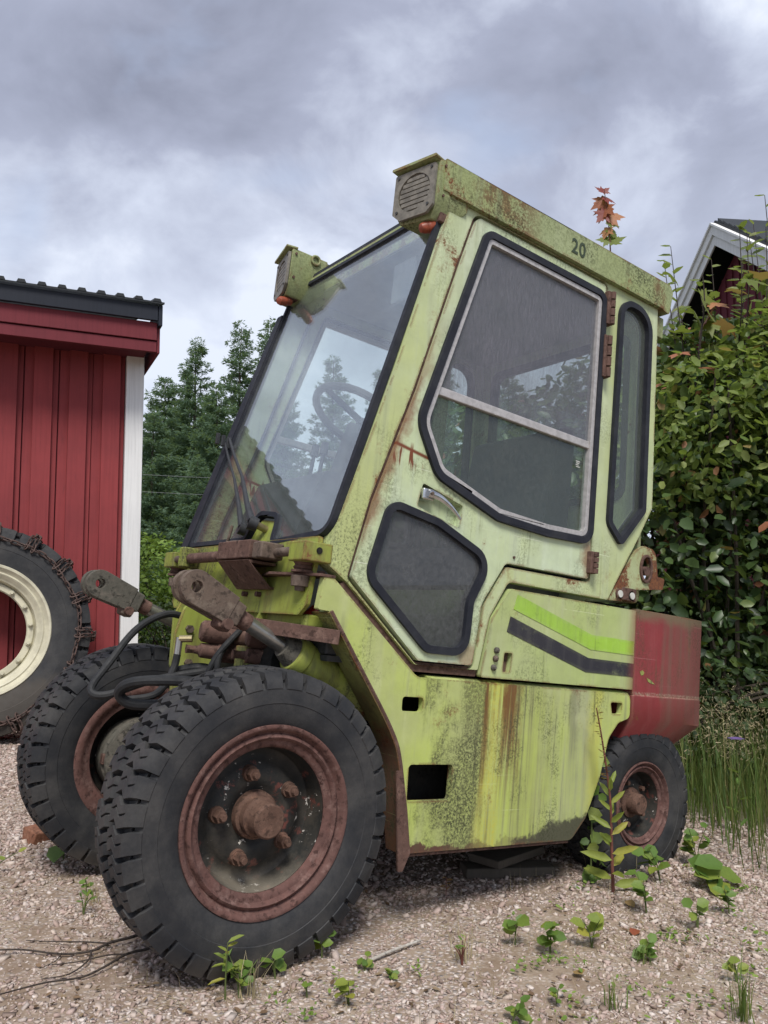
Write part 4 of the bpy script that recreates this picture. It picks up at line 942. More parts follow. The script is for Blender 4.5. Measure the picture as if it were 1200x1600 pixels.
# work lamp housings at the front corners of the roof
def lamp_housing(near):
    Y = (lambda y: y) if near else (lambda y: W-y)
    xo, xi, yi = 1.283, 1.246, 0.152
    bm = bmesh.new(); z0, z1 = 1.238, 1.412
    base = [(xo, -0.010), (xi, yi), (1.40, yi), (1.40, -0.010)]
    def ring(z, sh): return [bm.verts.new((x, Y(y), z)) for x, y in sh]
    low = [(xo+0.006, 0.022), (xi+0.006, yi-0.030), (1.36, yi-0.030), (1.36, 0.022)]
    a, b, c = ring(z0, low), ring(z0+0.05, base), ring(z1, base)
    for p, q in ((a, b), (b, c)):
        for i in range(4): bm.faces.new((p[i], p[(i+1) % 4], q[(i+1) % 4], q[i]))
    bm.faces.new(a[::-1]); bm.faces.new(c)
    h = fin('lamp_housing', bm, 'green_roof', FL, 0.004)
    d = Vector((xi-xo, yi+0.01, 0)); d.normalize(); nr = Vector((-d.y, d.x, 0))
    def P(u, z, t): q = Vector((xo, -0.010, 0))+d*u+nr*t; return (q.x, Y(q.y), z)
    Lw = sqrt((xi-xo)**2+(yi+0.01)**2)
    # visor, folded over the lamp
    fin('visor', plate_bm(rp([(0.0, 1.410), (Lw+0.001, 1.410), (Lw+0.001, 1.419), (0.0, 1.419)], 0.003, 2), [], -0.02, 0.024, lambda u, v, t: P(u, v, t)), 'green_roof', h, 0.003)
    out_ = rp([(0.008, 1.268), (0.030, 1.246), (Lw-0.036, 1.246), (Lw-0.006, 1.272), (Lw-0.006, 1.400), (0.008, 1.400)], 0.006, 2)
    fin('lamp_bezel', plate_bm(out_, [pix_disc(Lw/2, 1.326, 0.060, 24)], 0.002, 0.012, lambda u, v, t: P(u, v, t)), 'lamp_grille', h, 0.002)
    fin('lamp_lens', plate_bm(pix_disc(Lw/2, 1.326, 0.0605, 24), [], 0.001, 0.006, lambda u, v, t: P(u, v, t)), 'lamp_grille', h)
    for i in range(7):
        z = 1.326-0.0465+0.0155*i; hw = sqrt(0.058**2-(z-1.326)**2)
        fin('lens_rib', plate_bm([(Lw/2-hw, z-0.0062), (Lw/2+hw, z-0.0062), (Lw/2+hw, z+0.0062), (Lw/2-hw, z+0.0062)], [], 0.004, 0.0095, lambda u, v, t: P(u, v, t)), 'lamp_grille', h, 0.003)
    for u, z in ((0.022, 1.388), (Lw-0.02, 1.388), (0.026, 1.272), (Lw-0.024, 1.275)):
        frod('screw', P(u, z, 0.011), P(u, z, 0.015), 0.0045, 'interior_dark', h, n=8)
    for z, x in ((1.395, 1.30), (1.30, 1.30)): frod('rivet', (x, Y(-0.012), z), (x, Y(-0.016), z), 0.004, 'rust', h, n=8)
    if not near:
        for z, x in ((1.392, 1.262), (1.30, 1.262)): frod('rivet', (x, Y(yi-0.002), z), (x, Y(yi+0.005), z), 0.005, 'rust', h, n=8)
        ftube('lifting_eye', [(1.345+0.017*cos(a), Y(yi+0.005), 1.395+0.017*sin(a)) for a in np.linspace(0, 2*pi, 9)[:-1]], 0.005, 'green_roof', h, 8, 4, True)
    # amber marker lamp hanging under the corner
    mx, my, mz = (1.300, 0.036, 1.222) if near else (1.262, 0.098, 1.222)
    mk = frod('marker_lamp', (mx-0.028, Y(my+0.012), mz-0.012), (mx+0.03, Y(my-0.004), mz+0.012), 0.018, 'marker_orange', FL, n=16, rings=[(0, 0.004), (0.06, 0.013), (0.2, 0.0165), (0.32, 0.0175), (0.36, 0.016), (0.5, 0.018), (0.55, 0.0165), (0.7, 0.018), (0.75, 0.0165), (0.92, 0.017), (1, 0.012)])
    fbox('lamp_bracket', (mx+0.01, min(Y(my-0.03), Y(my+0.02)), mz+0.012), (mx+0.05, max(Y(my-0.03), Y(my+0.02)), mz+0.045), 'rust', mk, 0.003)
lamp_housing(True); lamp_housing(False)

# windscreen -----------------------------------------------------------------
def ws(u, s, t):           # u across the cab, s height, t out of the glass
    x = 1.062+0.271*(s-0.255); return (x-0.965*t, u, s+0.262*t)
WSO = rp([(0.004, 0.262, 0.05), (0.300, 0.245, 0.03), (0.318, 0.330, 0.03), (0.440, 0.345, 0.03), (0.470, 0.262, 0.03), (0.890, 0.262, 0.03), (0.908, 1.302, 0.03), (0.018, 1.302, 0.05)], 0.03, 6)
wsg = fin('windscreen', plate_bm(inset(WSO, 0.014), [], 0.004, 0.009, ws), 'windscreen', FL)
fin('windscreen_gasket', plate_bm(WSO, [inset(WSO, 0.0145)], -0.004, 0.017, ws), 'gasket', wsg, 0.005, 3)
fin('header_trim', plate_bm(rp([(0.10, 1.300), (0.84, 1.300), (0.84, 1.322), (0.10, 1.322)], 0.004, 2), [], -0.02, 0.012, ws), 'green_roof', FL, 0.003)
fin('header_seal', plate_bm(rp([(0.12, 1.324), (0.80, 1.324), (0.80, 1.342), (0.12, 1.342)], 0.004, 2), [], -0.03, 0.010, ws), 'gasket', FL, 0.004)
fin('far_pillar_cover', plate_bm(rp([(0.882, 0.262), (0.938, 0.262), (0.938, 1.19), (0.900, 1.19)], 0.004, 2), [], -0.004, 0.022, ws), 'gasket', FL, 0.006)
# wiper: two parallel arms parked towards the far pillar
fin('wiper_hump', plate_bm(rp([(0.310, 0.235), (0.325, 0.322), (0.430, 0.335), (0.465, 0.235)], 0.02, 4), [], -0.02, 0.004, ws), 'green_front', FL, 0.006)
wp = fin('wiper', rod_bm(ws(0.375, 0.300, -0.01), ws(0.375, 0.300, 0.055), 0.011, n=12), 'brass', FL)
fin('wiper_boss', rod_bm(ws(0.375, 0.300, 0.035), ws(0.385, 0.300, 0.060), 0.019, 0.022, 14), 'wiper_black', wp)
fin('wiper_boss', rod_bm(ws(0.45, 0.290, 0.030), ws(0.455, 0.290, 0.052), 0.017, 0.019, 14), 'wiper_black', wp)
fin('wiper_arm', tube_bm([Vector(ws(*p)) for p in ((0.385, 0.305, 0.052), (0.46, 0.36, 0.05), (0.60, 0.475, 0.046))], 0.013, 8, taper=0.45), 'wiper_black', wp)
fin('wiper_arm', tube_bm([Vector(ws(*p)) for p in ((0.455, 0.295, 0.045), (0.53, 0.365, 0.045), (0.66, 0.475, 0.043))], 0.011, 8, taper=0.45), 'wiper_black', wp)
fin('wiper_rod', tube_bm([Vector(ws(*p)) for p in ((0.60, 0.475, 0.046), (0.76, 0.58, 0.04), (0.865, 0.655, 0.036))], 0.0052, 8), 'wiper_black', wp)
fin('wiper_rod', tube_bm([Vector(ws(*p)) for p in ((0.66, 0.475, 0.043), (0.80, 0.575, 0.04), (0.900, 0.650, 0.036))], 0.0042, 8), 'wiper_black', wp)
for i in range(3): fbox('wiper_clip', (1.128-0.012*i, 0.865+0.02*i, 0.632+0.008*i), (1.142-0.012*i, 0.877+0.02*i, 0.672+0.008*i), 'wiper_black', wp, 0.002)
# cowl below the glass
cowl = fin('cowl', plate_bm(rp([(0.03, 0.262), (0.03, 0.085), (0.06, 0.058), (0.88, 0.058), (0.91, 0.085), (0.91, 0.262)], 0.01, 2), [], 0.0, 0.012, lambda u, v, t: (1.058-0.10*(0.262-v)-t, u, v)), 'green_front', FL, 0.004)
for y in (0.285, 0.365): frod('bolt', (1.030, y, 0.108), (1.016, y, 0.108), 0.008, 'rust', cowl, n=6)
fbox('cowl_lip', (1.045, 0.05, 0.03), (1.10, 0.89, 0.062), 'green_front', cowl, 0.006)
# cross shaft in front of the cab with its bearing blocks and the folded bracket
for y0, y1 in ((-0.004, 0.075), (W-0.10, W-0.02)):
    b = fbox('shaft_block', (0.985, y0, 0.190), (1.068, y1, 0.240), 'green_front', FL, 0.004)
    if y0 < 0: frod('block_hole', (1.028, -0.0062, 0.219), (1.028, -0.003, 0.219), 0.0085, 'dark_cavity', b, n=14)
fbox('shaft_bearing', (0.975, 0.735, 0.186), (1.030, 0.775, 0.252), 'green_front', FL, 0.006)
frod('cross_shaft', (1.000, 0.03, 0.216), (1.000, 0.93, 0.216), 0.0125, 'steel_rust', FL, n=16)
frod('shaft_sleeve', (1.000, 0.42, 0.216), (1.000, 0.73, 0.216), 0.0165, 'rust', FL, n=16)
fbox('shaft_clamp', (0.945, 0.215, 0.196), (1.035, 0.415, 0.246), 'rust', FL, 0.004)
fbox('clamp_cheek', (0.952, 0.160, 0.196), (1.020, 0.213, 0.240), 'steel_rust', FL, 0.005)
ang = fin('folded_bracket', plate_bm([(0.945, 0.192), (1.030, 0.192), (1.030, 0.184), (0.957, 0.184), (1.022, 0.128), (1.040, 0.128), (1.040, 0.122), (1.016, 0.120)], [], 0.215, 0.405, fxz), 'rust', FL, 0.002)
ftube('crank_wire', [(0.995, 0.445, 0.305), (0.992, 0.450, 0.272), (0.990, 0.452, 0.254), (0.985, 0.40, 0.252), (0.985, 0.33, 0.250)], 0.005, 'steel_rust', FL, 8, 6)

# body -----------------------------------------------------------------------
BODY = rp([(1.050, 0.157, 0.004), (1.080, 0.157, 0.010), (1.376, -0.070, 0.05), (2.292, -0.070, 0.022), (2.292, -0.148, 0.02), (2.235, -0.165, 0.03), (2.190, -0.214, 0.04), (2.156, -0.334, 0.05), (2.097, -0.458, 0.03), (2.035, -0.520, 0.04),
           (1.395, -0.520, 0.012), (1.374, -0.430, 0.05), (1.343, -0.283, 0.08), (1.300, -0.204, 0.08), (1.181, -0.054, 0.0), (1.076, 0.074, 0.008), (1.042, 0.076, 0.004)], 0.02)
S1 = rp([(1.332, -0.122), (1.404, -0.122), (1.405, -0.161), (1.333, -0.161)], 0.009, 3)
S2 = rp([(1.374, -0.296), (1.529, -0.296), (1.529, -0.390), (1.378, -0.390)], 0.010, 3)
S3 = rp([(2.190, -0.101), (2.250, -0.101), (2.247, -0.138), (2.200, -0.138)], 0.006, 3)
for near in (True, False):
    Y = (lambda y: y) if near else (lambda y: W-y)
    bd = fplate('body_side', BODY, [S1, S2, S3], Y(-0.006), Y(0.014), 'green_body', FL, 0.009, 3)
    # rusty wheel arch lip folded inwards
    edge = [(1.395, -0.522), (1.374, -0.430), (1.343, -0.290), (1.302, -0.206), (1.181, -0.052), (1.080, 0.074)]
    eo = catmull([(x, 0, z) for x, z in edge], 5)
    bm = bmesh.new(); A = []
    for p in eo:
        A.append([bm.verts.new((p.x-d, Y(y), p.z-d*0.5)) for d, y in ((0.000, -0.013), (0.008, -0.013), (0.008, 0.075), (0.000, 0.075))])
    for i in range(len(A)-1):
        for k in range(4): bm.faces.new((A[i][k], A[i][(k+1) % 4], A[i+1][(k+1) % 4], A[i+1][k]))
    bm.faces.new(A[0]); bm.faces.new(A[-1][::-1])
    fin('arch_lip', bm, 'green_lip', bd, 0.002)
    fin('arch_edge', tube_bm([Vector((p.x-0.002, Y(-0.011), p.z)) for p in eo], 0.0055, 6), 'rust', bd)
    fplate('arch_foot', rp([(1.362, -0.560), (1.378, -0.560), (1.398, -0.515), (1.376, -0.41), (1.350, -0.31), (1.330, -0.31)], 0.004, 2), [], Y(-0.016), Y(-0.009), 'rust', bd, 0.002)
    fbox('underside_lip', (1.40, min(Y(0.0), Y(0.05)), -0.530), (2.03, max(Y(0.0), Y(0.05)), -0.522), 'rust', bd, 0.002)
    fplate('slot_shade', [(1.300, -0.27), (1.60, -0.27), (1.60, -0.43), (1.300, -0.43)], [], Y(0.10), Y(0.11), 'dark_cavity', bd)  # dark sheet, the shade behind the slot put into its colour
    # rounded top shoulder of the body side
    fin('body_shoulder', plate_bm(rp([(0.0, -0.068), (0.0, -0.10), (0.10, -0.10), (0.10, -0.072), (0.03, -0.062)], 0.012, 3), [], 1.42, 2.29, lambda u, v, t: (t, Y(u), v)), 'green_body', bd, 0.004)
chassis = fin('chassis', plate_bm([(1.10, -0.12), (1.36, -0.085), (2.28, -0.085), (2.28, -0.16), (2.12, -0.34), (1.98, -0.50), (1.42, -0.50), (1.38, -0.30), (1.16, -0.20)], [], 0.115, W-0.115, fxz), 'dark_cavity', FL)  # dark box filling the hull, added to block light through the slots
fbox('floor_pan', (1.12, 0.05, -0.05), (2.25, W-0.05, -0.035), 'interior_dark', chassis, 0)
# dark sill frame under the door
fplate('cab_sill', rp([(1.110, 0.146), (1.126, 0.160), (1.372, -0.030), (1.600, -0.030), (1.600, -0.056), (1.362, -0.056), (1.100, 0.125)], 0.004, 2), [], 0.010, 0.060, 'rust', FL, 0.004)
# mount plate, rubber mount and bolt on top of the near fender
for near in (True, False):
    Y = (lambda y: y) if near else (lambda y: W-y)
    mp = fin('mount_plate', plate_bm(rp([(1.085, -0.008), (1.092, 0.27), (1.020, 0.27), (0.985, 0.165), (1.035, -0.008)], 0.006, 2), [], 0.157, 0.164, lambda u, v, t: (u, Y(v), t)), 'rust', FL, 0.002)
    frod('mount_washer', (1.022, Y(0.055), 0.164), (1.022, Y(0.055), 0.170), 0.030, 'rust', mp)
    frod('rubber_mount', (1.022, Y(0.055), 0.170), (1.022, Y(0.055), 0.192), 0.022, 'rust', mp, rings=[(0, 0.02), (0.3, 0.026), (0.6, 0.021), (1, 0.028)])
    frod('mount_bolt', (1.022, Y(0.060), 0.156), (1.022, Y(0.060), 0.118), 0.024, 'steel_rust', mp, rings=[(0, 0.026), (0.7, 0.024), (0.72, 0.014), (1, 0.013)])
    frod('plate_bolt', (1.062, Y(0.030), 0.164), (1.062, Y(0.030), 0.172), 0.009, 'rust', mp, n=6)
    fplate('gusset', rp([(1.090, 0.155), (1.002, 0.155), (1.045, 0.105), (1.000, -0.005), (1.012, -0.030), (1.20, -0.06), (1.19, 0.06)], 0.006, 2), [], Y(0.262), Y(0.272), 'green_front', mp, 0.002)

# hood and counterweight ----------------------------------------------------
HOOD = rp([(1.700, 0.208, 0.012), (2.300, 0.208, 0.0), (2.300, -0.056, 0.0), (1.604, -0.056, 0.008), (1.634, 0.116, 0.02)], 0.01)
LAT = rp([(1.693, 0.020), (1.726, 0.020), (1.721, -0.036), (1.690, -0.036)], 0.004, 2)
hd = fplate('hood_side', HOOD, [LAT], -0.006, 0.014, 'green_hood', FL, 0.009, 3)
fplate('hood', inset(HOOD, 0.004), [], 0.018, W-0.018, 'green_hood', FL, 0.008)
fplate('hood_side', HOOD, [], W-0.014, W+0.006, 'green_hood', FL, 0.009, 3)
fplate('latch', [(1.690, 0.022), (1.728, 0.022), (1.724, -0.038), (1.686, -0.038)], [], 0.0145, 0.0175, 'rust', hd)
for (x, z), m_ in (((1.658, 0.024), 'grey_casting'), ((1.656, 0.0), 'steel_rust'), ((1.651, -0.026), 'grey_casting')):
    frod('hood_stud', (x, -0.004, z), (x, -0.018, z), 0.0095 if m_ == 'steel_rust' else 0.0065, m_, hd, n=14, rings=[(0, 0.0095), (0.6, 0.009), (1, 0.004)])
fplate('lime_stripe', [(1.730, 0.194), (2.076, 0.106), (2.296, 0.104), (2.296, 0.057), (2.074, 0.059), (1.717, 0.149)], [], -0.0074, -0.0062, 'lime_decal', hd)
fplate('black_stripe', [(1.706, 0.127), (2.066, 0.032), (2.299, 0.030), (2.299, -0.014), (2.056, -0.013), (1.695, 0.081)], [], -0.0074, -0.0062, 'black_decal', hd)
def cw_plan(g): return [(2.304, -g), (2.455, -g), (2.60, 0.003-g), (2.722, 0.019-g), (2.768, 0.050-g*0.5), (2.792, 0.105), (2.80, 0.20), (2.80, W-0.20), (2.792, W-0.105), (2.768, W-0.05), (2.722, W-0.019), (2.455, W), (2.304, W)]
cwt = fin('counterweight', plate_bm(cw_plan(0.004), [], -0.072, 0.214, lambda u, v, t: (u, v, t)), 'red_paint', FL, 0.016, 4)
bm = bmesh.new(); pl_ = cw_plan(0.007)
A = [bm.verts.new((x, y, -0.069)) for x, y in pl_]; Bq = [bm.verts.new((x, y, -0.150-0.020*max(0, (x-2.40)/0.38))) for x, y in pl_]
ins_ = [(x if x < 2.35 else x-0.03-0.30*max(0, (x-2.45)), y+(0.10 if y < W/2 else -0.10)) for x, y in pl_]
Cq = [bm.verts.new((x-0.02*(x > 2.5), y, -0.30)) for x, y in ins_]
n_ = len(pl_)
for p, q in ((A, Bq), (Bq, Cq)):
    for i in range(n_): bm.faces.new((p[i], p[(i+1) % n_], q[(i+1) % n_], q[i]))
bm.faces.new(A); bm.faces.new(Cq[::-1])
fin('counterweight_foot', bm, 'red_paint', cwt, 0.008, 3)
# chipped emblem remains: flecks of older paint showing on the red
for pts in ([(2.336, 0.006), (2.352, 0.012), (2.362, 0.004), (2.356, -0.004), (2.345, -0.006)], [(2.376, -0.012), (2.402, -0.020), (2.424, -0.032), (2.400, -0.030), (2.384, -0.024)]):
    fplate('paint_fleck', pts, [], -0.0052, -0.0046, 'green_front', cwt)
fplate('rear_hood', rp([(2.16, 0.208), (2.31, 0.208), (2.31, 0.222), (2.16, 0.222)], 0.002, 2), [], 0.05, W-0.05, 'dark_cavity', FL)
BRK = rp([(2.158, 0.228, 0.004), (2.296, 0.414, 0.03), (2.340, 0.438, 0.03), (2.408, 0.430, 0.035), (2.426, 0.340, 0.006), (2.466, 0.338, 0.006), (2.458, 0.298, 0.006), (2.306, 0.280, 0.01), (2.304, 0.236, 0.004)], 0.01)
bk = fplate('rear_bracket', BRK, [[(2.353+0.026*cos(a), 0.358+0.040*sin(a)) for a in np.linspace(0, 2*pi, 17)[:-1]]], 0.004, 0.016, 'rusted_green', FL, 0.003)
fgasket('bracket_ring', [(2.353+0.034*cos(a), 0.358+0.050*sin(a)) for a in np.linspace(0, 2*pi, 21)[:-1]], 0.009, -0.004, 0.006, 'rust', bk, 0.002)
frod('bracket_pin', (2.353, 0.05, 0.352), (2.350, -0.006, 0.350), 0.016, 'rust', bk, n=12)
for x in (2.214, 2.278): frod('white_stud', (x, 0.006, 0.255), (x, -0.006, 0.255), 0.012, 'white_stud', bk, n=14); frod('stud_ring', (x, 0.006, 0.255), (x, -0.002, 0.255), 0.017, 'rust', bk, n=16)
fplate('bracket_plate', [(2.20, 0.238), (2.302, 0.238), (2.302, 0.280), (2.23, 0.280)], [], -0.002, 0.0035, 'rust', bk, 0.002)
fin('tail_lamp', rod_bm((2.366, 0.07, 0.63), (2.402, 0.07, 0.63), 0.034, 0.028, 18), 'lens_red')

# cab interior and rear wall --------------------------------------------------
fin('cab_rear', plate_bm(rp([(0.04, 0.24), (W-0.04, 0.24), (W-0.04, 1.318), (0.04, 1.318)], 0.02, 3), [rp([(0.11, 0.62), (W-0.11, 0.62), (W-0.11, 1.24), (0.11, 1.24)], 0.05, 5)], 2.328, 2.348, lambda u, v, t: (t+0.022*(1-(v-0.5)), u, v)), 'green_cab', FL, 0.004)
fin('rear_pane', plate_bm(rp([(0.10, 0.61), (W-0.10, 0.61), (W-0.10, 1.25), (0.10, 1.25)], 0.05, 5), [], 2.338, 2.342, lambda u, v, t: (t+0.022*(1-(v-0.5)), u, v)), 'clear_glass', FL)
fin('rear_gasket', plate_bm(rp([(0.10, 0.61), (W-0.10, 0.61), (W-0.10, 1.25), (0.10, 1.25)], 0.05, 5), [rp([(0.125, 0.635), (W-0.125, 0.635), (W-0.125, 1.225), (0.125, 1.225)], 0.04, 5)], 2.322, 2.354, lambda u, v, t: (t+0.022*(1-(v-0.5)), u, v)), 'gasket', FL, 0.005)
seat = fplate('seat', rp([(1.72, 0.10), (1.72, 0.30), (1.76, 0.36), (2.02, 0.34), (2.06, 0.36), (2.14, 0.86), (2.22, 0.86), (2.20, 0.30), (2.16, 0.10)], 0.03, 4), [], 0.24, 0.70, 'seat_vinyl', FL, 0.03, 4)
dash = fin('dashboard', plate_bm(rp([(1.10, 0.02), (1.10, 0.24), (1.20, 0.50), (1.28, 0.50), (1.30, 0.30), (1.22, 0.02)], 0.02, 3), [], 0.30, 0.72, fxz), 'interior_dark', FL, 0.01)
frod('steering_column', (1.24, 0.44, 0.20), (1.38, 0.44, 0.70), 0.028, 'interior_dark', dash)
sw_c = Vector((1.395, 0.44, 0.725)); sw_n = Vector((0.45, 0, 0.89)).normalized(); sa, sb, _ = frame_of(sw_n)
swh = fin('steering_wheel', tube_bm([sw_c+(sa*cos(a)+sb*sin(a))*0.165 for a in np.linspace(0, 2*pi, 33)[:-1]], 0.013, 10, None, True), 'interior_dark', FL)
for a in (0.5, 2.6, 4.7): fin('spoke', rod_bm(sw_c, sw_c+(sa*cos(a)+sb*sin(a))*0.16, 0.012, 0.009, 8), 'interior_dark', swh)
for y in (0.54, 0.60): frod('lever', (1.30, y, 0.30), (1.33, y, 0.62), 0.007, 'interior_dark', dash, n=8); fin('lever_knob', rod_bm((1.33, y, 0.61), (1.333, y, 0.65), 0.014, 0.012, 10), 'interior_dark', dash)
fbox('grab_post', (1.86, 0.90-0.02, 0.2), (1.89, 0.90, 1.29), 'interior_pale', FL, 0.004)
fbox('sun_visor', (1.395, 0.22, 1.10), (1.41, 0.34, 1.24), 'interior_pale', FL, 0.01)
fbox('rear_heater', (2.10, 0.12, 0.05), (2.30, W-0.12, 0.22), 'interior_dark', FL, 0.01)
fbox('cab_floor_step', (1.12, 0.06, -0.034), (1.70, W-0.06, 0.02), 'interior_dark', FL, 0.006)
# ------------------------------------------------------------------ wheels
def tyre_me(name, R, rb, wd, nl, dep, flat=None):
    h = R-rb; w2 = wd/2
    sec = [(-0.80*w2, rb-0.004, 0, 0), (-0.90*w2, rb+0.010, 0, 0), (-0.955*w2, rb+0.22*h, 0, 0), (-0.985*w2, rb+0.40*h, 0, 0), (-0.985*w2, rb+0.415*h, 0, 0), (-1.0*w2, rb+0.425*h, 0, 0), (-0.995*w2, rb+0.58*h, 0, 0), (-0.985*w2, rb+0.66*h, 0.0, 0), (-1.005*w2, rb+0.675*h, 0.25, 0), (-0.985*w2, rb+0.80*h, 0.75, 0), (-0.93*w2, R-0.016, 1, 0.0),
           (-0.88*w2, R-0.005, 1, 0.02), (-0.62*w2, R-0.001, 1, 0.16), (-0.42*w2, R, 1, -0.10), (-0.14*w2, R, 1, 0.12), (-0.09*w2, R-dep*0.5, 0.5, 0.12), (-0.03*w2, R-dep, 0, 0)]
    sec = sec+[(-y, r, t, z) for y, r, t, z in reversed(sec)]
    us = [(0.0, 0), (0.13, 0), (0.18, 1), (0.47, 1), (0.50, 0.5), (0.54, 0.5), (0.565, 1), (0.95, 1)]
    m = len(us); n = nl*m; V = np.zeros((len(sec), n, 3)); half = len(sec)//2
    r_ = np.random.default_rng(3)
    wear = np.repeat(r_.uniform(0.86, 1.0, nl), m)
    for i, (y, r, t, zz) in enumerate(sec):
        u = np.tile(np.array([a for a, b in us]), nl); l = np.tile(np.array([b for a, b in us], float), nl)
        if not (0.1 < abs(y)/w2 < 0.80): l = np.where(np.abs(l-0.5) < 0.1, 1.0, l)
        k = np.repeat(np.arange(nl), m); sh = (0.5 if i >= half else 0.0)
        th = (k+u+sh+zz*(1 if i < half else -1))/nl*2*pi
        cut = dep*t*(1-l*wear)
        rr = r-cut*(1.0 if abs(y) < 0.95*w2 else 0.35); yy = y*(1-(cut*0.75/w2 if abs(y) > 0.9*w2 else 0))
        V[i] = np.stack([rr*np.cos(th), np.full(n, 1.0)*yy, rr*np.sin(th)], 1)
    if flat is not None:
        z = V[..., 2]; d = np.clip(flat-z, 0, None); V[..., 1] *= 1+1.6*d; V[..., 2] = np.where(z < flat, flat-0.12*d, z)
    I, J = np.meshgrid(np.arange(len(sec)-1), np.arange(n), indexing='ij'); J2 = (J+1) % n
    F = np.stack([I*n+J, (I+1)*n+J, (I+1)*n+J2, I*n+J2], -1).reshape(-1, 4)
    me = np_mesh(name, V.reshape(-1, 3), F); me.shade_smooth(); me.set_sharp_from_angle(angle=radians(28)); return me
def place(o, c): o.location = (c[0]-B0, c[1]-B1, c[2]-B2)
RIM = [(-0.078, 0.206), (-0.086, 0.2145), (-0.091, 0.2135), (-0.0925, 0.208), (-0.088, 0.2015), (-0.079, 0.1985), (-0.076, 0.1935), (-0.082, 0.190), (-0.085, 0.185), (-0.081, 0.180), (-0.074, 0.1775), (-0.073, 0.172), (-0.070, 0.163), (-0.064, 0.160)]
RIM_IN = [(0.03, 0.154), (0.05, 0.157), (0.075, 0.165), (0.080, 0.185), (0.087, 0.190), (0.092, 0.207), (0.088, 0.2145), (0.080, 0.206)]
DISC = [(0.032, 0.1542), (-0.02, 0.156), (-0.063, 0.1598), (-0.060, 0.1590), (-0.020, 0.1545), (-0.006, 0.150), (-0.002, 0.138), (-0.010, 0.120), (-0.020, 0.110), (-0.022, 0.080), (-0.018, 0.066), (-0.012, 0.060), (-0.010, 0.0)]
def wheel(kind):
    if kind == 'front': rim, disc, tm_, rin = RIM, DISC, TY_F, RIM_IN
    else:
        k = 0.145/0.2145; rim = [(y*0.80, r*k) for y, r in RIM]; disc = [(y*0.8, r*k) for y, r in DISC]; tm_ = TY_R; rin = [(y*0.8, r*k) for y, r in RIM_IN]
    o = finish('wheel', lathe_bm(rim, 96), MATS['rim_rust'], FL, 0, smooth=50)
    dsc = finish('wheel_disc', lathe_bm(disc, 64), MATS['wheel_disc'], o, 0, smooth=50)
    finish('inner_rim', lathe_bm(rin, 72), MATS['rim_rust'], o, 0, smooth=50)
    ty = link('tyre', tm_, None, o)
    if kind == 'front':
        hb = finish('hub', lathe_bm([(-0.008, 0.056), (-0.030, 0.054), (-0.034, 0.047), (-0.052, 0.046), (-0.056, 0.042), (-0.060, 0.0395), (-0.092, 0.039), (-0.096, 0.035), (-0.0965, 0.0)], 40), MATS['hub_rust'], o, 0.001)
        for i in range(5):
            a = radians(106+72*i); c, s = cos(a), sin(a); p = Vector((0.098*c, -0.036, 0.098*s))
            bm = rod_bm(p+Vector((0, 0.02, 0)), p+Vector((0, 0.006, 0)), 0.020, 0.018, 14); rod_bm(p+Vector((0, 0.01, 0)), p+Vector((0, -0.014, 0)), 0.0155, 0.0145, 6, bm); rod_bm(p+Vector((0, -0.012, 0)), p+Vector((0, -0.026, 0)), 0.0085, 0.0075, 10, bm)
            finish('wheel_nut', bm, MATS['hub_rust'], o, 0.001)
    else:
        finish('hub', lathe_bm([(-0.006, 0.052), (-0.022, 0.05), (-0.026, 0.036), (-0.058, 0.0345), (-0.064, 0.030), (-0.065, 0.0)], 32), MATS['hub_rust'], o, 0.001)
        for i in range(5):
            a = radians(40+72*i); p = Vector((0.072*cos(a), -0.022, 0.072*sin(a))); bm = rod_bm(p+Vector((0, 0.015, 0)), p+Vector((0, -0.008, 0)), 0.010, 0.009, 6)
            finish('wheel_nut', bm, MATS['hub_rust'], o)
    return o
TY_F = tyre_me('tyre', 0.341, 0.206, 0.196, 36, 0.020, -0.331); TY_F.materials.append(MATS['tyre'])
TY_R = tyre_me('tyre', 0.266, 0.140, 0.160, 32, 0.010, -0.212); TY_R.materials.append(MATS['tyre'])
FWX, FWZ, RWX, RWZ = 0.956, -0.414, 2.445, -0.440
wn = wheel('front'); place(wn, (FWX, 0.050, FWZ)); wn['label'] = 'near front drive wheel with rusty rim'
wf = copy_tree(wn, FL); place(wf, (FWX+0.012, W-0.056, FWZ+0.006)); wf.rotation_euler = (0, 0, pi); wf['label'] = 'far front drive wheel seen from its inner side'
rn = wheel('rear'); place(rn, (RWX, 0.105, RWZ)); rn['label'] = 'small rear steer wheel with half flat tyre'
rf_ = copy_tree(rn, FL); place(rf_, (RWX, W-0.105, RWZ)); rf_.rotation_euler = (0, 0, pi); rf_['label'] = 'far rear steer wheel'
# axles
ax = fin('front_axle', rod_bm((FWX, 0.12, FWZ), (FWX, W-0.12, FWZ), 0.05, n=24, rings=[(0, 0.05), (0.30, 0.055), (0.38, 0.11), (0.62, 0.11), (0.70, 0.055), (1, 0.05)]), 'grey_casting', FL)
for near in (True, False):
    Y = (lambda y: y) if near else (lambda y: W-y)
    dr_ = fin('brake_drum', rod_bm((FWX, Y(0.070), FWZ), (FWX, Y(0.20), FWZ), 0.118, n=40, rings=[(0, 0.10), (0.05, 0.118), (0.5, 0.118), (0.53, 0.112), (0.72, 0.112), (0.75, 0.12), (0.86, 0.12), (0.9, 0.09), (1, 0.06)]), 'grey_casting', ax)
    fbox('brake_strap', (FWX-0.12, min(Y(0.125), Y(0.15)), FWZ-0.02), (FWX+0.10, max(Y(0.125), Y(0.15)), FWZ+0.012), 'rust', dr_, 0.004)
fbox('rear_axle', (RWX-0.05, 0.16, RWZ-0.06), (RWX+0.05, W-0.16, RWZ+0.06), 'dark_cavity', FL, 0.01)
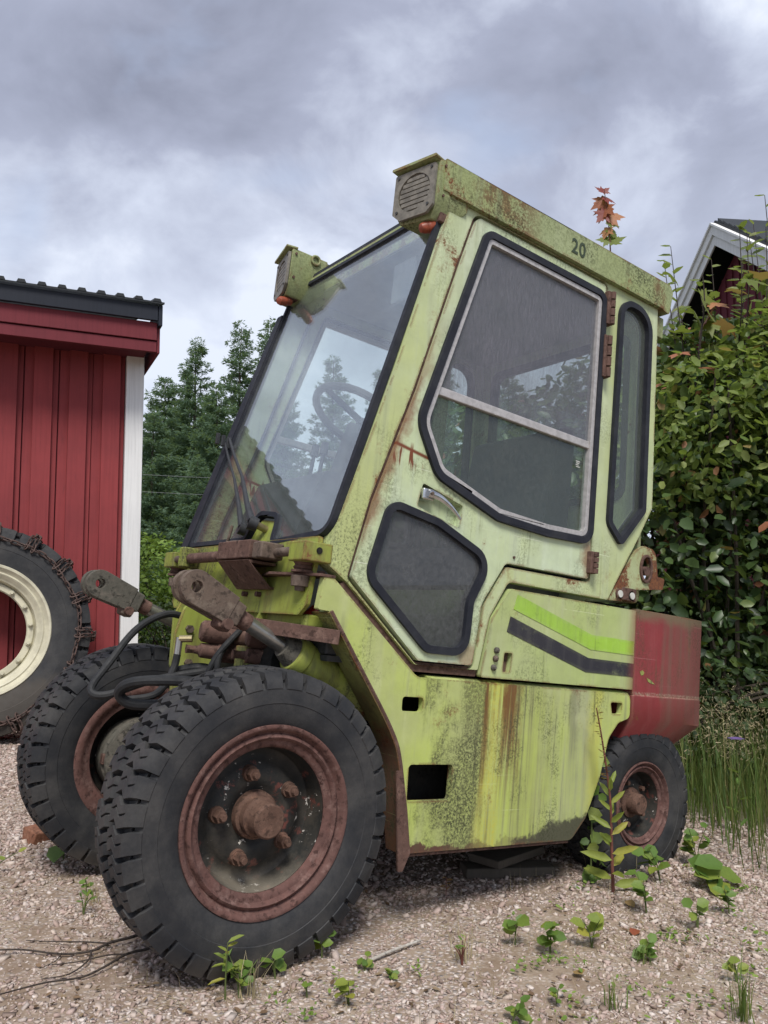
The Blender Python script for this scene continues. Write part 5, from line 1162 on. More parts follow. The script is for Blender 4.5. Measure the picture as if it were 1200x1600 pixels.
fbox('rear_arch', (2.15, 0.20, -0.40), (2.72, W-0.20, -0.155), 'dark_cavity', FL, 0.01)
# tilt cylinders: clevis heads pointing forward, chromed rod, green barrel
for near in (True, False):
    yc_ = 0.125 if near else 0.735
    e0 = Vector((0.764, yc_, 0.096)); e1 = Vector((1.055, yc_, -0.036)) if near else Vector((1.010, yc_, 0.000)); d = (e1-e0).normalized(); up_ = Vector((0, 1, 0)).cross(d)*-1
    if up_.z < 0: up_ = -up_
    if not near: e0 = Vector((0.722, yc_, 0.100)); d = (e1-e0).normalized(); up_ = Vector((-d.z, 0, d.x))
    tc = fin('tilt_cylinder', rod_bm(e0+d*0.115, e0+d*0.40, 0.0195, n=20), 'bright_rod', FL)
    frod('rod_neck', e0+d*0.105, e0+d*0.175, 0.0225, 'rust', tc)
    def F2(u, v, t): q = e0+d*u+up_*v; return (q.x, q.y+t, q.z)
    hw = 0.041
    prof = [(hw*cos(a), hw*sin(a)) for a in np.linspace(pi/2, 1.5*pi, 13)]+[(0.110, -hw*0.86), (0.110, hw*0.86)]
    for y0, y1 in ((-0.032, -0.011), (0.011, 0.032)):
        fin('clevis_cheek', plate_bm(prof, [pix_disc(0, 0, 0.0145, 16)], y0, y1, F2), 'steel_rust' if near else 'grey_casting', tc, 0.004)
    fin('clevis_base', plate_bm([(0.070, -0.034), (0.142, -0.028), (0.142, 0.028), (0.070, 0.034)], [], -0.030, 0.030, F2), 'steel_rust' if near else 'grey_casting', tc, 0.006)
    b = fin('clamp_bolt', rod_bm(F2(0.112, -0.036, -0.045), F2(0.112, -0.036, 0.03), 0.013, n=12), 'rust', tc)
    fin('clamp_lug', plate_bm([(0.090, -0.024), (0.134, -0.020), (0.130, -0.052), (0.096, -0.052)], [], -0.028, 0.022, F2), 'rust' if near else 'steel_rust', tc, 0.006)
    if near:
        fin('barrel_gland', rod_bm(e1-d*0.03, e1+d*0.012, 0.028, 0.044, 24), 'grey_casting', tc)
        fin('barrel', rod_bm(e1+d*0.004, e1+d*0.30, 0.050, n=32, rings=[(0, 0.046), (0.02, 0.050), (0.12, 0.050), (0.13, 0.047), (1, 0.047)]), 'green_front', tc, 0.002)
    else:
        fin('barrel', rod_bm(e1+d*0.02, e1+d*0.30, 0.045, n=24), 'grey_casting', tc)
# rusty angle iron lying across the near cylinder
ia, ib = Vector((0.905, 0.215, 0.034)), Vector((1.104, -0.022, 0.020)); ix = (ib-ia).normalized(); iz = Vector((0, 0, 1)); iy = iz.cross(ix).normalized(); iz = ix.cross(iy)
Mi = Matrix.Translation((ia+ib)/2) @ Matrix((ix, iy, iz)).transposed().to_4x4(); il = (ib-ia).length/2
bm = box_bm((-il, -0.002, -0.026), (il, 0.003, 0.010), None, Mi); box_bm((-il, 0.004, 0.005), (il, 0.042, 0.010), bm, Mi)
fin('angle_iron', bm, 'rust', FL, 0.0015)
# lift-valve castings and pipes between the mast plates
for y, x0, x1 in ((0.335, 0.905, 1.14), (0.215, 0.985, 1.20)):
    v = fin('valve_body', rod_bm((x0, y+0.03, -0.006), (x1, y-0.03, -0.014), 0.031, n=20, rings=[(0, 0.022), (0.03, 0.029), (0.10, 0.031), (0.45, 0.030), (0.5, 0.033), (1, 0.033)]), 'rust', FL, 0.002)
    fin('valve_lower', rod_bm((x0-0.012, y+0.035, -0.058), (x1, y-0.03, -0.062), 0.022, n=18, rings=[(0, 0.010), (0.06, 0.012), (0.08, 0.020), (0.25, 0.022), (0.27, 0.027), (1, 0.027)]), 'rust', v, 0.002)
    fin('valve_plug', rod_bm((x0-0.03, y+0.038, -0.058), (x0-0.008, y+0.034, -0.058), 0.013, 0.011, 6), 'hub_rust', v)
fplate('mast_plate', rp([(0.905, 0.060), (0.885, -0.02), (0.90, -0.22), (1.20, -0.26), (1.20, 0.03), (1.02, 0.05)], 0.01, 2), [], 0.490, 0.502, 'green_front', FL, 0.002)
fplate('mast_plate', rp([(0.995, 0.125), (0.955, 0.03), (0.965, -0.12), (1.05, -0.26), (1.22, -0.26), (1.20, 0.06)], 0.01, 2), [], 0.690, 0.702, 'green_front', FL, 0.002)
for x, z in ((0.925, -0.005), (0.935, -0.10)): frod('plate_bolt', (x, 0.489, z), (x, 0.478, z), 0.012, 'steel_rust', FL, n=6)
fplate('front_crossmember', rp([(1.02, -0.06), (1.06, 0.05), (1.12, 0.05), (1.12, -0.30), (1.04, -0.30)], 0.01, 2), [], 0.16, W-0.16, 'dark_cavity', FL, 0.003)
fbox('mount_tab', (0.985, 0.24, -0.10), (1.03, 0.30, -0.035), 'green_front', FL, 0.003)
# red jack handle tip glimpsed behind the fender
frod('reflector', (1.075, 0.10, 0.045), (1.10, 0.085, 0.075), 0.022, 'lens_red', FL, n=14)
frod('chrome_ring', (1.066, 0.105, 0.034), (1.074, 0.10, 0.044), 0.024, 'chrome', FL, n=18)
# hydraulic hoses hanging between the front wheels
H_ = [[(0.990, 0.62, 0.020), (0.90, 0.60, 0.032), (0.80, 0.56, -0.02), (0.715, 0.50, -0.12), (0.665, 0.455, -0.185), (0.70, 0.43, -0.195), (0.80, 0.40, -0.150), (0.95, 0.36, -0.11)],
      [(1.02, 0.20, -0.14), (0.90, 0.20, -0.135), (0.790, 0.24, -0.135), (0.715, 0.30, -0.150), (0.700, 0.335, -0.180), (0.735, 0.33, -0.205), (0.82, 0.28, -0.195), (0.93, 0.22, -0.17), (1.05, 0.16, -0.16)],
      [(0.862, 0.395, -0.075), (0.858, 0.395, -0.11), (0.835, 0.38, -0.155), (0.79, 0.35, -0.185), (0.72, 0.36, -0.20)],
      [(1.04, 0.36, 0.03), (0.99, 0.325, -0.01), (0.945, 0.31, -0.07), (0.955, 0.30, -0.13), (1.03, 0.27, -0.17)],
      [(1.03, 0.33, 0.03), (0.975, 0.31, -0.02), (0.935, 0.315, -0.08), (0.915, 0.33, -0.17), (0.92, 0.34, -0.28)],
      [(0.88, 0.42, -0.12), (0.93, 0.38, -0.105), (1.00, 0.35, -0.12), (1.08, 0.33, -0.15)]]
for i, p in enumerate(H_): ftube('hydraulic_hose', p, (0.0105, 0.0135, 0.010, 0.009, 0.009, 0.013)[i], 'hose', FL, 10, 8)
ho = frod('hose_fitting', (0.862, 0.395, -0.030), (0.862, 0.395, -0.078), 0.0095, 'bright_rod', FL, n=10)
frod('fitting_elbow', (0.862, 0.395, -0.034), (0.890, 0.375, -0.030), 0.010, 'brass', ho, n=10)

# ------------------------------------------------------------------ maple seedling on the roof
def maple_outline():
    tips = [(90, 1.0), (72, 0.62), (62, 0.66), (50, 0.46), (28, 0.86), (16, 0.56), (4, 0.58), (-8, 0.38), (-28, 0.56), (-48, 0.34), (-84, 0.20)]
    R_ = [(r*cos(radians(a)), r*sin(radians(a))) for a, r in tips]; Lf = [(-x, y) for x, y in reversed(R_[1:])]
    return R_+[(0, -0.12)]+Lf
def maple_me(curl):
    o = maple_outline(); V = [(0, 0, 0)]+[(y+0.1, x, curl*(x*x+0.5*y*y)) for x, y in o]; n = len(o)
    F = [(0, i+1, (i+1) % n+1) for i in range(n)]
    me = np_mesh('leaf', np.array(V), np.array(F)); return me
MAP = [maple_me(c) for c in (-0.25, 0.2, -0.5)]
def put_leaf(parent, me, m, pos, dirv, nrm, size, name='leaf'):
    t = Vector(dirv).normalized(); n = Vector(nrm); n = (n-t*n.dot(t)).normalized(); b = n.cross(t)
    k = me.name+m
    if k not in LEAFM: c = me.copy(); c.materials.clear(); c.materials.append(MATS[m]); LEAFM[k] = c
    o = bpy.data.objects.new(name, LEAFM[k]); COL.objects.link(o); o.parent = parent; o.matrix_local = basis(t, b, n, Vector(pos), size); return o
LEAFM = {}
def F2W(x, y, z): return RY @ Vector((x, y, z))+Vector((0, 0, ZH))
sp = F2W(2.085, 0.012, 1.418); ms = empty('maple_seedling', sp); tag(ms, 'red-leaved maple seedling growing on the rear of the forklift roof', 'seedling')
finish('stem', tube_bm(catmull([(0, 0, -0.003), (-0.003, 0, 0.085), (-0.008, 0.003, 0.17), (-0.02, 0.004, 0.25)], 6), 0.0028, 6, taper=0.5), MATS['red_stem'], ms)
vw = -fwd
for i, (u, z, du, dz, s, m_) in enumerate([(-0.005, 0.095, -0.9, 0.1, 0.060, 'maple_green'), (0.0, 0.085, 0.95, 0.25, 0.075, 'maple_green'), (0.0, 0.15, 0.75, -0.75, 0.06, 'maple_green'), (-0.01, 0.155, -0.45, -0.9, 0.06, 'maple_orange'), (-0.005, 0.19, 0.8, -0.5, 0.055, 'maple_green'),
        (-0.01, 0.215, 0.9, 0.15, 0.085, 'maple_orange'), (-0.015, 0.27, -0.5, -0.95, 0.085, 'maple_red'), (-0.02, 0.235, -0.7, -0.8, 0.065, 'maple_red'), (-0.022, 0.30, -0.7, -0.4, 0.070, 'maple_red'), (-0.022, 0.315, 0.8, -0.35, 0.060, 'maple_red'), (-0.028, 0.345, -0.7, 0.35, 0.045, 'maple_red'), (-0.028, 0.345, 0.6, 0.5, 0.040, 'maple_red')]):
    q = (rgt*u+Vector((0, 0, z)))*0.71; s *= 0.74; dv = rgt*du+Vector((0, 0, dz))+Vector((0, 0, 0)); put_leaf(ms, MAP[i % 3], m_, q, dv, vw*0.8+Vector((0, 0, 0.5))+rgt*rng.normal(0, 0.4), s)

# ------------------------------------------------------------------ tractor wheel with chains against the shed
def build_tractor_wheel():
    n_ = Vector((-0.189, -0.982, 0)); lean = radians(9)
    axis = (n_*cos(lean)+Vector((0, 0, 1))*sin(lean)).normalized()        # outward axis of the wheel
    ex = Vector((0, 0, 1)).cross(axis).normalized(); ez = axis.cross(ex)*-1
    if ez.z < 0: ez = -ez
    ey = ez.cross(ex)
    M = Matrix((ex, ey, ez)).transposed().to_4x4(); cpos = Vector((0.858, 3.40, 0.606))
    root = empty('tractor_wheel', cpos); root.matrix_world = Matrix.Translation(cpos) @ M
    tag(root, 'big tractor wheel with cream rim leaning against the red shed', 'wheel')
    so = 1 if (ey.dot(axis) < 0) else -1     # local -y faces the yard when so == 1
    R, rb, w2 = 0.61, 0.375, 0.135
    ty = tyre_me('tyre', R, rb, 2*w2, 26, 0.03); ty.materials.append(MATS['tractor_tyre']); link('tyre', ty, None, root)
    prof = [(-0.110, 0.372), (-0.122, 0.388), (-0.128, 0.384), (-0.126, 0.372), (-0.112, 0.362), (-0.104, 0.350), (-0.108, 0.342), (-0.104, 0.334), (-0.085, 0.322), (-0.078, 0.308), (-0.055, 0.302), (-0.02, 0.298), (0.03, 0.298), (0.06, 0.306), (0.10, 0.335), (0.125, 0.372), (0.11, 0.376)]
    prof = [(y*so, r) for y, r in prof]
    rm = finish('rim', lathe_bm(prof, 96), MATS['cream_paint'], root, 0, smooth=45)
    rg_ = finish('rim_ring', lathe_bm([(-0.035*so, 0.300), (-0.045*so, 0.292), (-0.045*so, 0.262), (-0.035*so, 0.256), (-0.028*so, 0.262), (-0.028*so, 0.300)], 72), MATS['cream_paint'], rm, 0, smooth=45)
    for i in range(16):
        a = 2*pi*(i+0.3)/16; p = Vector((0.277*cos(a), -0.044*so, 0.277*sin(a)))
        bm = rod_bm(p, p+Vector((0, -0.010*so, 0)), 0.016, 0.015, 12); rod_bm(p+Vector((0, -0.008*so, 0)), p+Vector((0, -0.026*so, 0)), 0.011, 0.010, 6, bm)
        finish('rim_bolt', bm, MATS['cream_paint'], rm)
    # chains: two side runs and cross chains over the tread
    lk = finish('link', tube_bm(catmull([(0.018, 0, 0.009), (0, 0, 0.0105), (-0.018, 0, 0.009), (-0.026, 0, 0), (-0.018, 0, -0.009), (0, 0, -0.0105), (0.018, 0, -0.009), (0.026, 0, 0)], 2, True), 0.0042, 6, None, True), MATS['chain_steel'], None)
    lkm = lk.data; bpy.data.objects.remove(lk)
    ch = empty('tyre_chain', cpos); ch.matrix_world = Matrix.Translation(cpos) @ M
    tag(ch, 'rusty snow chain draped over the tractor tyre by the shed', 'chain')
    def run(pts, closed=False):
        pts = [Vector(p) for p in pts]; seg = 0.040; acc = 0; k = 0
        tot = [0]
        for i in range(1, len(pts)): tot.append(tot[-1]+(pts[i]-pts[i-1]).length)
        s = 0.0
        while s < tot[-1]:
            i = max(j for j in range(len(tot)) if tot[j] <= s); i = min(i, len(pts)-2)
            t = (s-tot[i])/max(1e-6, tot[i+1]-tot[i]); p = pts[i].lerp(pts[i+1], t); d = (pts[i+1]-pts[i]).normalized()
            nr = Vector((p.x, 0, p.z)).normalized() if True else None
            up = (nr-d*nr.dot(d)); up = up.normalized() if up.length > 0.1 else Vector((0, 1, 0))
            if abs(p.y) > w2*0.95: up = Vector((0, -so, 0)); up = (up-d*up.dot(d)).normalized()
            ang = (pi/4 if k % 2 else -pi/4)+rng.normal(0, 0.12)
            sd2 = d.cross(up); u2 = up*cos(ang)+sd2*sin(ang); v2 = d.cross(u2)
            o = bpy.data.objects.new('link', lkm); COL.objects.link(o); o.parent = ch
            q = p+Vector((rng.normal(0, 0.0015), 0, rng.normal(0, 0.0015)))
            o.matrix_local = Matrix(((d.x, u2.x, v2.x, q.x), (d.y, u2.y, v2.y, q.y), (d.z, u2.z, v2.z, q.z), (0, 0, 0, 1))); s += seg; k += 1
    sx = 1 if ex.dot(rgt) > 0 else -1
    def pol(a, r, y): return (sx*r*cos(a), y, r*sin(a))
    yo = -(w2+0.012)*so
    A0, A1 = radians(-75), radians(112)
    run([pol(a, 0.535+0.006*sin(9*a), yo) for a in np.linspace(A0, A1, 60)])
    for k_ in range(9):
        a = radians(-70+21.5*k_); j = 0.05
        run([pol(a, 0.538, yo), pol(a+0.01, 0.585, yo*1.0), pol(a+0.02, R+0.012, -w2*0.86*so), pol(a+j, R+0.018, -w2*0.3*so), pol(a, R+0.018, w2*0.3*so), pol(a+j*0.5, R+0.012, w2*0.9*so)])
        run([pol(a+0.075, 0.540, yo), pol(a+0.07, 0.59, yo), pol(a+0.05, R+0.014, -w2*0.84*so), pol(a+0.02, R+0.018, -w2*0.35*so)])
    # loose end hanging to the ground
    run([pol(A0, 0.535, yo), pol(A0-0.08, 0.50, yo*1.15), pol(A0-0.10, 0.56, yo*1.4), pol(A0-0.14, 0.60, yo*1.8)])
build_tractor_wheel()
# ------------------------------------------------------------------ small things on the ground
def G3(x, y, dz=0.0): return Vector((x, y, float(zgv(np.array(x), np.array(y)))+dz))
LF = [leaf_obj_mesh('leaf', b, w_) for b, w_ in ((0.05, 1.0), (0.18, 1.25), (0.30, 1.5), (0.16, 0.48))]
def weed(x, y, label, h=0.09, n=9, size=0.035, m='weed_leaf', spread=0.04, kind=1, stems=3, stem='tail_stem', cat='weed', lean=(0, 0)):
    p = G3(x, y); root = empty('weed', p); tag(root, label, cat, 'weeds growing in the gravel')
    tips = []
    for i in range(stems):
        a = rng.uniform(0, 2*pi); hh = h*rng.uniform(0.6, 1.0) if i else h
        t = Vector((spread*cos(a)*rng.uniform(0.3, 1)+lean[0], spread*sin(a)*rng.uniform(0.3, 1)+lean[1], hh))
        mid = Vector((t.x*0.3, t.y*0.3, hh*0.55)); tips.append((mid, t))
        finish('stem', tube_bm(catmull([(0, 0, -0.004), mid, t], 5), 0.0018+0.004*h, 6, taper=0.45), MATS[stem], root)
    for i in range(n):
        mid, t = tips[i % stems]; f = 0.25+0.75*((i//stems+1)/max(1, math.ceil(n/stems)))
        q = Vector((0, 0, 0)).lerp(mid, f*2) if f < 0.5 else mid.lerp(t, f*2-1)
        a = rng.uniform(0, 2*pi); el = rng.uniform(-0.15, 0.7)
        d = Vector((cos(a)*cos(el), sin(a)*cos(el), sin(el))); nn = Vector((rng.normal(0, 0.3), rng.normal(0, 0.3), 1))+vw*0.5
        put_leaf(root, LF[kind], m, q, d, nn, size*rng.uniform(0.65, 1.15))
    return root
weed(0.800, -0.090, 'leafy weed with one tall shoot in front of the near front tyre', 0.075, 14, 0.034, 'weed_leaf', 0.045, 1, 4)
s_ = weed(0.772, -0.080, 'upright narrow-leaved shoot beside the leafy weed at the near front tyre', 0.115, 9, 0.036, 'weed_leaf_yellow', 0.012, 3, 1)
weed(0.905, -0.055, 'round-leaved sprout against the bottom of the near front tyre', 0.05, 5, 0.036, 'weed_leaf', 0.02, 2, 2)
weed(1.045, -0.025, 'sprout with toothed leaves at the right foot of the near front tyre', 0.07, 6, 0.042, 'weed_leaf', 0.02, 2, 2)
weed(0.735, 1.03, 'single birch sprout between the two front tyres on the left', 0.11, 4, 0.075, 'weed_leaf', 0.04, 2, 2)
weed(0.655, 0.53, 'small fern-like weed left of the near front tyre', 0.06, 8, 0.028, 'weed_leaf', 0.03, 3, 3)
weed(0.700, 0.66, 'tiny weed next to the near front tyre, left edge', 0.045, 5, 0.022, 'weed_leaf', 0.02, 1, 2)
weed(0.52, 0.98, 'yellowish weed patch at the left edge of the yard', 0.06, 10, 0.035, 'weed_leaf_yellow', 0.08, 1, 5)
weed(0.47, 1.35, 'pale weed by the tractor wheel at the left edge', 0.05, 10, 0.03, 'weed_leaf_yellow', 0.09, 1, 5)
weed(1.515, -0.193, 'green sprout in mid gravel, leftmost of the row of three', 0.065, 6, 0.042, 'weed_leaf', 0.02, 2, 2)
weed(1.549, -0.280, 'bushy toothed sprout, middle of the row of three in mid gravel', 0.085, 14, 0.036, 'weed_leaf', 0.025, 1, 3)
weed(1.671, -0.308, 'yellow-green sprout, rightmost of the row of three in mid gravel', 0.075, 7, 0.050, 'weed_leaf_yellow', 0.03, 1, 3)
weed(1.721, -0.424, 'small bright sprout at the lower right of the row of three', 0.05, 9, 0.030, 'weed_leaf', 0.025, 2, 3)
weed(1.096, -0.128, 'tiny clover-like sprout beside the white stick', 0.03, 5, 0.022, 'weed_leaf', 0.012, 2, 2)
weed(1.130, -0.186, 'tiny green rosette below the white stick', 0.02, 7, 0.018, 'weed_leaf', 0.012, 1, 2)
weed(0.982, -0.233, 'pale two-stem sprout at the bottom, right of the front tyre', 0.05, 6, 0.028, 'weed_leaf_yellow', 0.02, 2, 2)
weed(0.922, -0.164, 'small leaning sprout between front tyre and bottom edge', 0.045, 5, 0.020, 'weed_leaf', 0.02, 1, 2)
weed(1.312, -0.220, 'tuft of thin reddish stalks with a green leaf in the mid gravel', 0.06, 5, 0.022, 'weed_leaf', 0.03, 3, 5, 'red_stem')
weed(2.005, -0.230, 'climbing weed just in front of the tall yellow weed', 0.11, 10, 0.042, 'weed_leaf', 0.04, 2, 3)
weed(2.028, -0.376, 'toothed green sprout at the right edge of the gravel', 0.07, 8, 0.034, 'weed_leaf', 0.03, 2, 3)
weed(2.197, -0.369, 'leafy sprout near the right edge below the broad leaves', 0.08, 10, 0.036, 'weed_leaf', 0.035, 1, 3)
weed(2.368, -0.226, 'broad-leaved dock plant at the right edge of the yard', 0.08, 9, 0.10, 'weed_leaf', 0.05, 1, 4)
weed(2.52, -0.06, 'leafy weed at the right foot of the rear wheel', 0.13, 16, 0.05, 'weed_leaf', 0.06, 1, 4)
weed(2.26, -0.10, 'dense low weed between rear wheel and broad dock leaves', 0.10, 12, 0.045, 'weed_leaf', 0.06, 2, 4)
weed(1.362, -0.466, 'small sprout near the bottom edge, right of centre', 0.035, 5, 0.022, 'weed_leaf', 0.02, 1, 2)
weed(1.225, -0.469, 'ragged weed with a red leaf at the bottom edge', 0.04, 8, 0.030, 'weed_leaf', 0.03, 1, 3)
weed(1.80, -0.62, 'pale weed at the lower right corner', 0.05, 7, 0.03, 'weed_leaf_yellow', 0.03, 1, 3)
# tall weed in front of the rear wheel: narrow pale leaves up a reddish stem and a dead flower spike
tw = empty('tall_weed', G3(2.066, -0.067)); tag(tw, 'tall weed with pale pointed leaves growing in front of the rear wheel', 'weed', 'weeds growing in the gravel')
finish('stem', tube_bm(catmull([(0, 0, -0.005), (0.004, 0.004, 0.14), (-0.002, 0, 0.28), (-0.03, 0.0, 0.45), (-0.055, 0, 0.56)], 6), 0.0055, 8, taper=0.3), MATS['red_stem'], tw)
for i in range(17):
    z = 0.02+0.30*(i/16); a = i*2.4; el = 0.15+0.75*(i/16)
    d = rgt*cos(a)+fwd*sin(a)*0.8; d = Vector((d.x*cos(el), d.y*cos(el), sin(el)))
    put_leaf(tw, LF[3], 'weed_leaf_yellow', (0, 0, z), d, vw*0.9+Vector((0, 0, 0.6)), 0.098*(1-0.4*i/16)*rng.uniform(0.75, 1.15))
for i in range(26):
    z = 0.34+0.21*i/26; xx = -0.002-0.055*((z-0.28)/0.28)
    d = Vector((rng.normal(), rng.normal(), 0.2)); put_leaf(tw, LF[0], 'dry_leaf', (xx, 0, z), d, (0.2, 0.1, 1), rng.uniform(0.012, 0.024), 'dry_bract')
# ivy-like vine beside it
vn = empty('vine', G3(2.085, 0.035)); tag(vn, 'ragged green vine hanging at the rear edge of the body beside the tall weed', 'vine')
finish('stem', tube_bm(catmull([(0, 0, 0), (0.01, 0, 0.12), (0.03, 0.01, 0.24), (0.05, 0, 0.36)], 5), 0.003, 6), MATS['tail_stem'], vn)
for i in range(28):
    z = 0.01+0.36*(i/27)**1.2; a = rng.uniform(0, 2*pi); d = Vector((cos(a), sin(a)*0.6, rng.uniform(-0.7, 0.2)))
    put_leaf(vn, LF[2], 'weed_leaf', (0.05*z/0.36+rng.normal(0, 0.012), rng.normal(0, 0.015), z), d, vw+Vector((0, 0, 0.4))+Vector((rng.normal(0, .4), rng.normal(0, .4), 0)), rng.uniform(0.030, 0.052))
# dead red seedling under the truck
ds = empty('dead_seedling', G3(1.58, 0.15)); tag(ds, 'dried reddish seedling standing in the shade under the body', 'seedling')
finish('stem', tube_bm([Vector((0, 0, -0.003)), Vector((0.002, 0, 0.06))], 0.0012, 5), MATS['red_stem'], ds)
for i in range(7): put_leaf(ds, LF[3], 'dry_leaf', (0.001, 0, 0.025+0.006*i), (rng.normal(), rng.normal(), 0.5), (0, 0, 1), 0.022)
# purple flower by the hedge
fp = G3(2.95, 0.03); fl = empty('purple_flower', fp); tag(fl, 'single pale purple flower standing in the grass by the hedge', 'flower')
finish('stem', tube_bm([Vector((0, 0, -0.005)), Vector((0.01, 0, 0.2)), Vector((0.0, 0, 0.375))], 0.0022, 6), MATS['tail_stem'], fl)
for i in range(6): a = i*pi/3; put_leaf(fl, LF[2], 'purple_petal', (0, 0, 0.375), (cos(a), sin(a), 0.5), (0, 0, 1), 0.032, 'petal')
for i in range(5): put_leaf(fl, LF[3], 'weed_leaf', (0.008, 0, 0.05+0.05*i), (cos(i*2.3), sin(i*2.3), 0.6), (0, 0, 1), 0.06)

# young maple shoots on top of the hedge, some leaves already orange
def shoot(x, y, z0, h, label, leaves, mats, size):
    r = empty('maple_shoot', (x, y, zg(x))); tag(r, label, 'shoot', 'young maple shoots in the hedge'); b = z0-zg(x)
    finish('stem', tube_bm(catmull([(0.30, 0.34, 0), (0.25, 0.30, b*0.6), (0, 0, b), (0.04, -0.02, b+h*0.6), (0.02, -0.03, b+h)], 5), 0.012, 6, taper=0.2), MATS['twig'], r)
    for i in range(leaves):
        zz = b-0.10+(h+0.08)*(i+0.5)/leaves; a = rng.uniform(0, 2*pi); d = Vector((cos(a), sin(a), rng.uniform(-0.5, 0.25)))
        put_leaf(r, MAP[i % 3], mats[i % len(mats)], Vector((rng.normal(0, 0.11), rng.normal(0, 0.11), zz)), d, Vector((rng.normal(0, 0.5), rng.normal(0, 0.5), 0.8))+vw*0.6, size*rng.uniform(0.7, 1.15))
shoot(4.02, 0.78, 2.15, 0.45, 'maple shoot with orange leaves at the left end of the hedge top', 16, ['maple_orange', 'maple_green', 'maple_green'], 0.13)
shoot(3.80, 1.18, 1.95, 0.25, 'green maple shoot close behind the cab at the hedge top', 14, ['maple_green', 'maple_green', 'maple_green', 'maple_orange'], 0.14)
shoot(4.45, 0.45, 2.25, 0.45, 'maple shoot with a few orange leaves at the right edge of the picture', 18, ['maple_green', 'maple_orange', 'maple_green', 'maple_green'], 0.12)
def twig_shrub(x, y, z0, h, label):
    r = empty('hedge_shoot', (x, y, zg(x))); tag(r, label, 'shoot', 'pale upright shoots above the hedge'); b = z0-zg(x)
    for k in range(5):
        a = rng.uniform(0, 2*pi); t = Vector((0.28*cos(a), 0.28*sin(a), b+h*rng.uniform(0.6, 1.0)))
        finish('stem', tube_bm(catmull([(0.25, 0.30, 0), (0.22, 0.25, b*0.6), (t.x*0.8, t.y*0.8, b), t], 5), 0.008, 6, taper=0.25), MATS['twig'], r)
        for i in range(13):
            f = i/12; q = Vector((t.x*(0.8+0.2*f), t.y*(0.8+0.2*f), b-0.05+(t.z-b+0.05)*f)); aa = rng.uniform(0, 2*pi)
            put_leaf(r, LF[1 if i % 2 else 0], 'young_leaf_single', q, (cos(aa), sin(aa), 0.45), Vector((0, 0, 0.8))+vw*0.5, rng.uniform(0.055, 0.085))
foliage('young_leaf_single', [(0.0, (0.13, 0.18, 0.05)), (0.6, (0.22, 0.26, 0.08)), (1.0, (0.32, 0.33, 0.14))], 0.4, 0.35, 0.5, True)
twig_shrub(4.25, 0.80, 2.2, 0.75, 'pale young shoots standing up left of the house gable')
twig_shrub(4.72, 0.55, 2.3, 0.85, 'pale young shoots against the red gable at the right edge')
twig_shrub(4.48, 0.95, 2.25, 0.60, 'pale young shoots in the middle of the hedge top')

# grass tufts
def tuft(x, y, label, n=26, h=0.12, m='grass'):
    a = rng.normal(x, 0.012, n); b = rng.normal(y, 0.012, n); V, F, v = blades(n, a, b, h*0.4, h, 0.0013, 0.8); p = G3(x, y)
    o = link('grass_tuft', np_mesh('grass_tuft', V-np.array(p), F, v), MATS[m]); o.location = p; tag(o, label, 'grass', 'grass tufts in the gravel')
tuft(1.635, -0.728, 'green grass tuft at the lower right corner', 34, 0.13)
tuft(1.33, -0.20, 'dry grass tuft beside the red-stemmed weed', 30, 0.07, 'dry_grass')
tuft(1.70, -0.44, 'sparse tuft below the bright sprout', 18, 0.06)
tuft(0.70, 0.60, 'thin yellow tuft left of the front tyre', 20, 0.06, 'dry_grass')
tuft(0.82, -0.10, 'dry stalks standing in the leafy weed at the front tyre', 22, 0.085, 'dry_grass')
tuft(1.45, -0.55, 'thin green tuft near the bottom edge', 18, 0.07)

# sticks, timber and brick
st = finish('white_stick', tube_bm(catmull([G3(1.128, -0.101, 0.008), G3(1.21, -0.088, 0.011), G3(1.300, -0.076, 0.010)], 4), 0.0042, 8, taper=0.7), MATS['dry_stick']); tag(st, 'bleached white stick lying on the gravel right of the front tyre', 'stick')
br = empty('fallen_branch', G3(0.55, 0.25)); tag(br, 'dark forked branch lying on the gravel at the lower left', 'branch')
b0_ = br.location.copy()
for nm, pts, r in (('limb', [(0.745, 0.30), (0.70, 0.285), (0.645, 0.285), (0.60, 0.27), (0.54, 0.30), (0.46, 0.36), (0.36, 0.40)], 0.0065), ('limb', [(0.76, 0.235), (0.72, 0.20), (0.66, 0.20), (0.60, 0.17), (0.545, 0.155), (0.47, 0.16), (0.38, 0.14)], 0.006), ('twig', [(0.60, 0.27), (0.575, 0.22), (0.525, 0.185), (0.47, 0.19)], 0.004),
                   ('twig', [(0.645, 0.285), (0.60, 0.33), (0.55, 0.37), (0.49, 0.42)], 0.0035), ('twig', [(0.66, 0.20), (0.62, 0.225), (0.56, 0.235), (0.50, 0.26)], 0.0035), ('twig', [(0.72, 0.20), (0.725, 0.17), (0.70, 0.14)], 0.003), ('twig', [(0.54, 0.30), (0.52, 0.27), (0.48, 0.25)], 0.0025)):
    finish(nm, tube_bm(catmull([G3(a, b, r*0.6+0.003+0.009*abs(sin(7*a+3*i))) - b0_ for i, (a, b) in enumerate(pts)], 5), r*0.62, 7, taper=0.4), MATS['twig'], br)
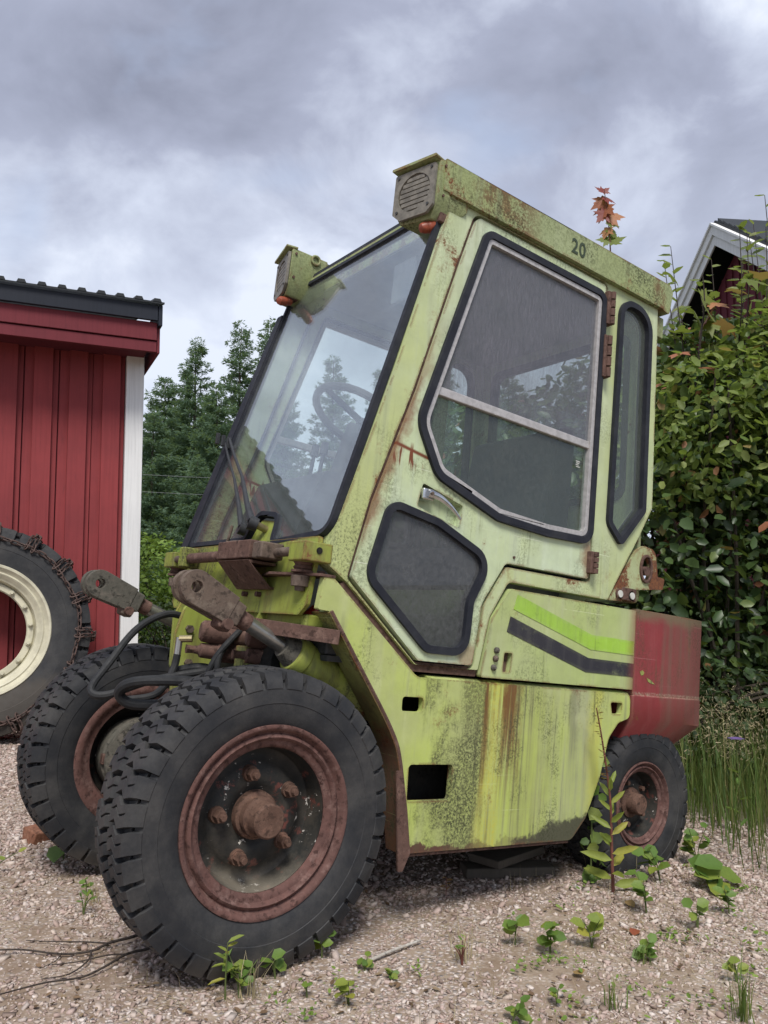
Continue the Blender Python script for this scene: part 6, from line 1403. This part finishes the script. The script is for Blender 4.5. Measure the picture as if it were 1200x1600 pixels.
tb_ = finish('timber_block', box_bm((-0.15, -0.04, 0.0), (0.15, 0.04, 0.035)), MATS['old_timber'], None, 0.006); tb_.location = G3(1.90, 0.22, -0.004); tb_.rotation_euler = (0, radians(3), radians(-25)); tag(tb_, 'weathered timber block lying on the ground under the forklift body', 'timber')
t2 = finish('timber_plank', box_bm((-0.13, -0.06, 0.0), (0.13, 0.06, 0.025)), MATS['old_timber'], None, 0.004); t2.location = G3(1.93, 0.25, 0.038); t2.rotation_euler = (0, radians(3), radians(10)); tag(t2, 'dark plank resting on the timber block under the forklift', 'plank')
bm = box_bm((-0.075, -0.05, 0), (0.075, 0.05, 0.045))
for v in bm.verts: v.co += Vector((rng.normal(0, 0.008), rng.normal(0, 0.008), rng.normal(0, 0.005)))
bk_ = finish('brick_fragment', bm, MATS['brick_red'], None, 0.006); bk_.location = G3(0.745, 1.30, -0.005); bk_.rotation_euler = (0.08, 0.1, radians(25)); tag(bk_, 'broken orange brick lying behind the far front tyre', 'brick')
co = finish('teal_cord', tube_bm(catmull([(2.10, 3.20, 0.62), (2.02, 3.05, 0.50), (2.05, 2.92, 0.40), (2.16, 2.86, 0.36), (2.28, 2.88, 0.28), (2.33, 2.86, 0.14), (2.34, 2.84, -0.06)], 8), 0.006, 7), MATS['teal_cord']); tag(co, 'loop of teal cord hanging beside the shed corner', 'cord')
lv = [(1.86, -0.30, 'curled red-brown dead leaf right of the row of sprouts', 'maple_red'), (1.06, -0.42, 'small orange dead leaf near the bottom edge', 'maple_orange'), (2.02, -0.15, 'brown dead leaf at the foot of the tall weed', 'dry_leaf'), (1.50, -0.42, 'tan dead leaf on the gravel near the bottom edge', 'dry_leaf'), (0.84, -0.30, 'brown dead leaf at the bottom left of the gravel', 'dry_leaf')]
for x, y, lb, m_ in lv:
    o = put_leaf(None, LF[2], m_, G3(x, y, 0.012), (rng.normal(), rng.normal(), 0.1), (rng.normal(0, 0.3), rng.normal(0, 0.3), 1), 0.034, 'dead_leaf'); tag(o, lb, 'leaf', 'dead leaves on the gravel')
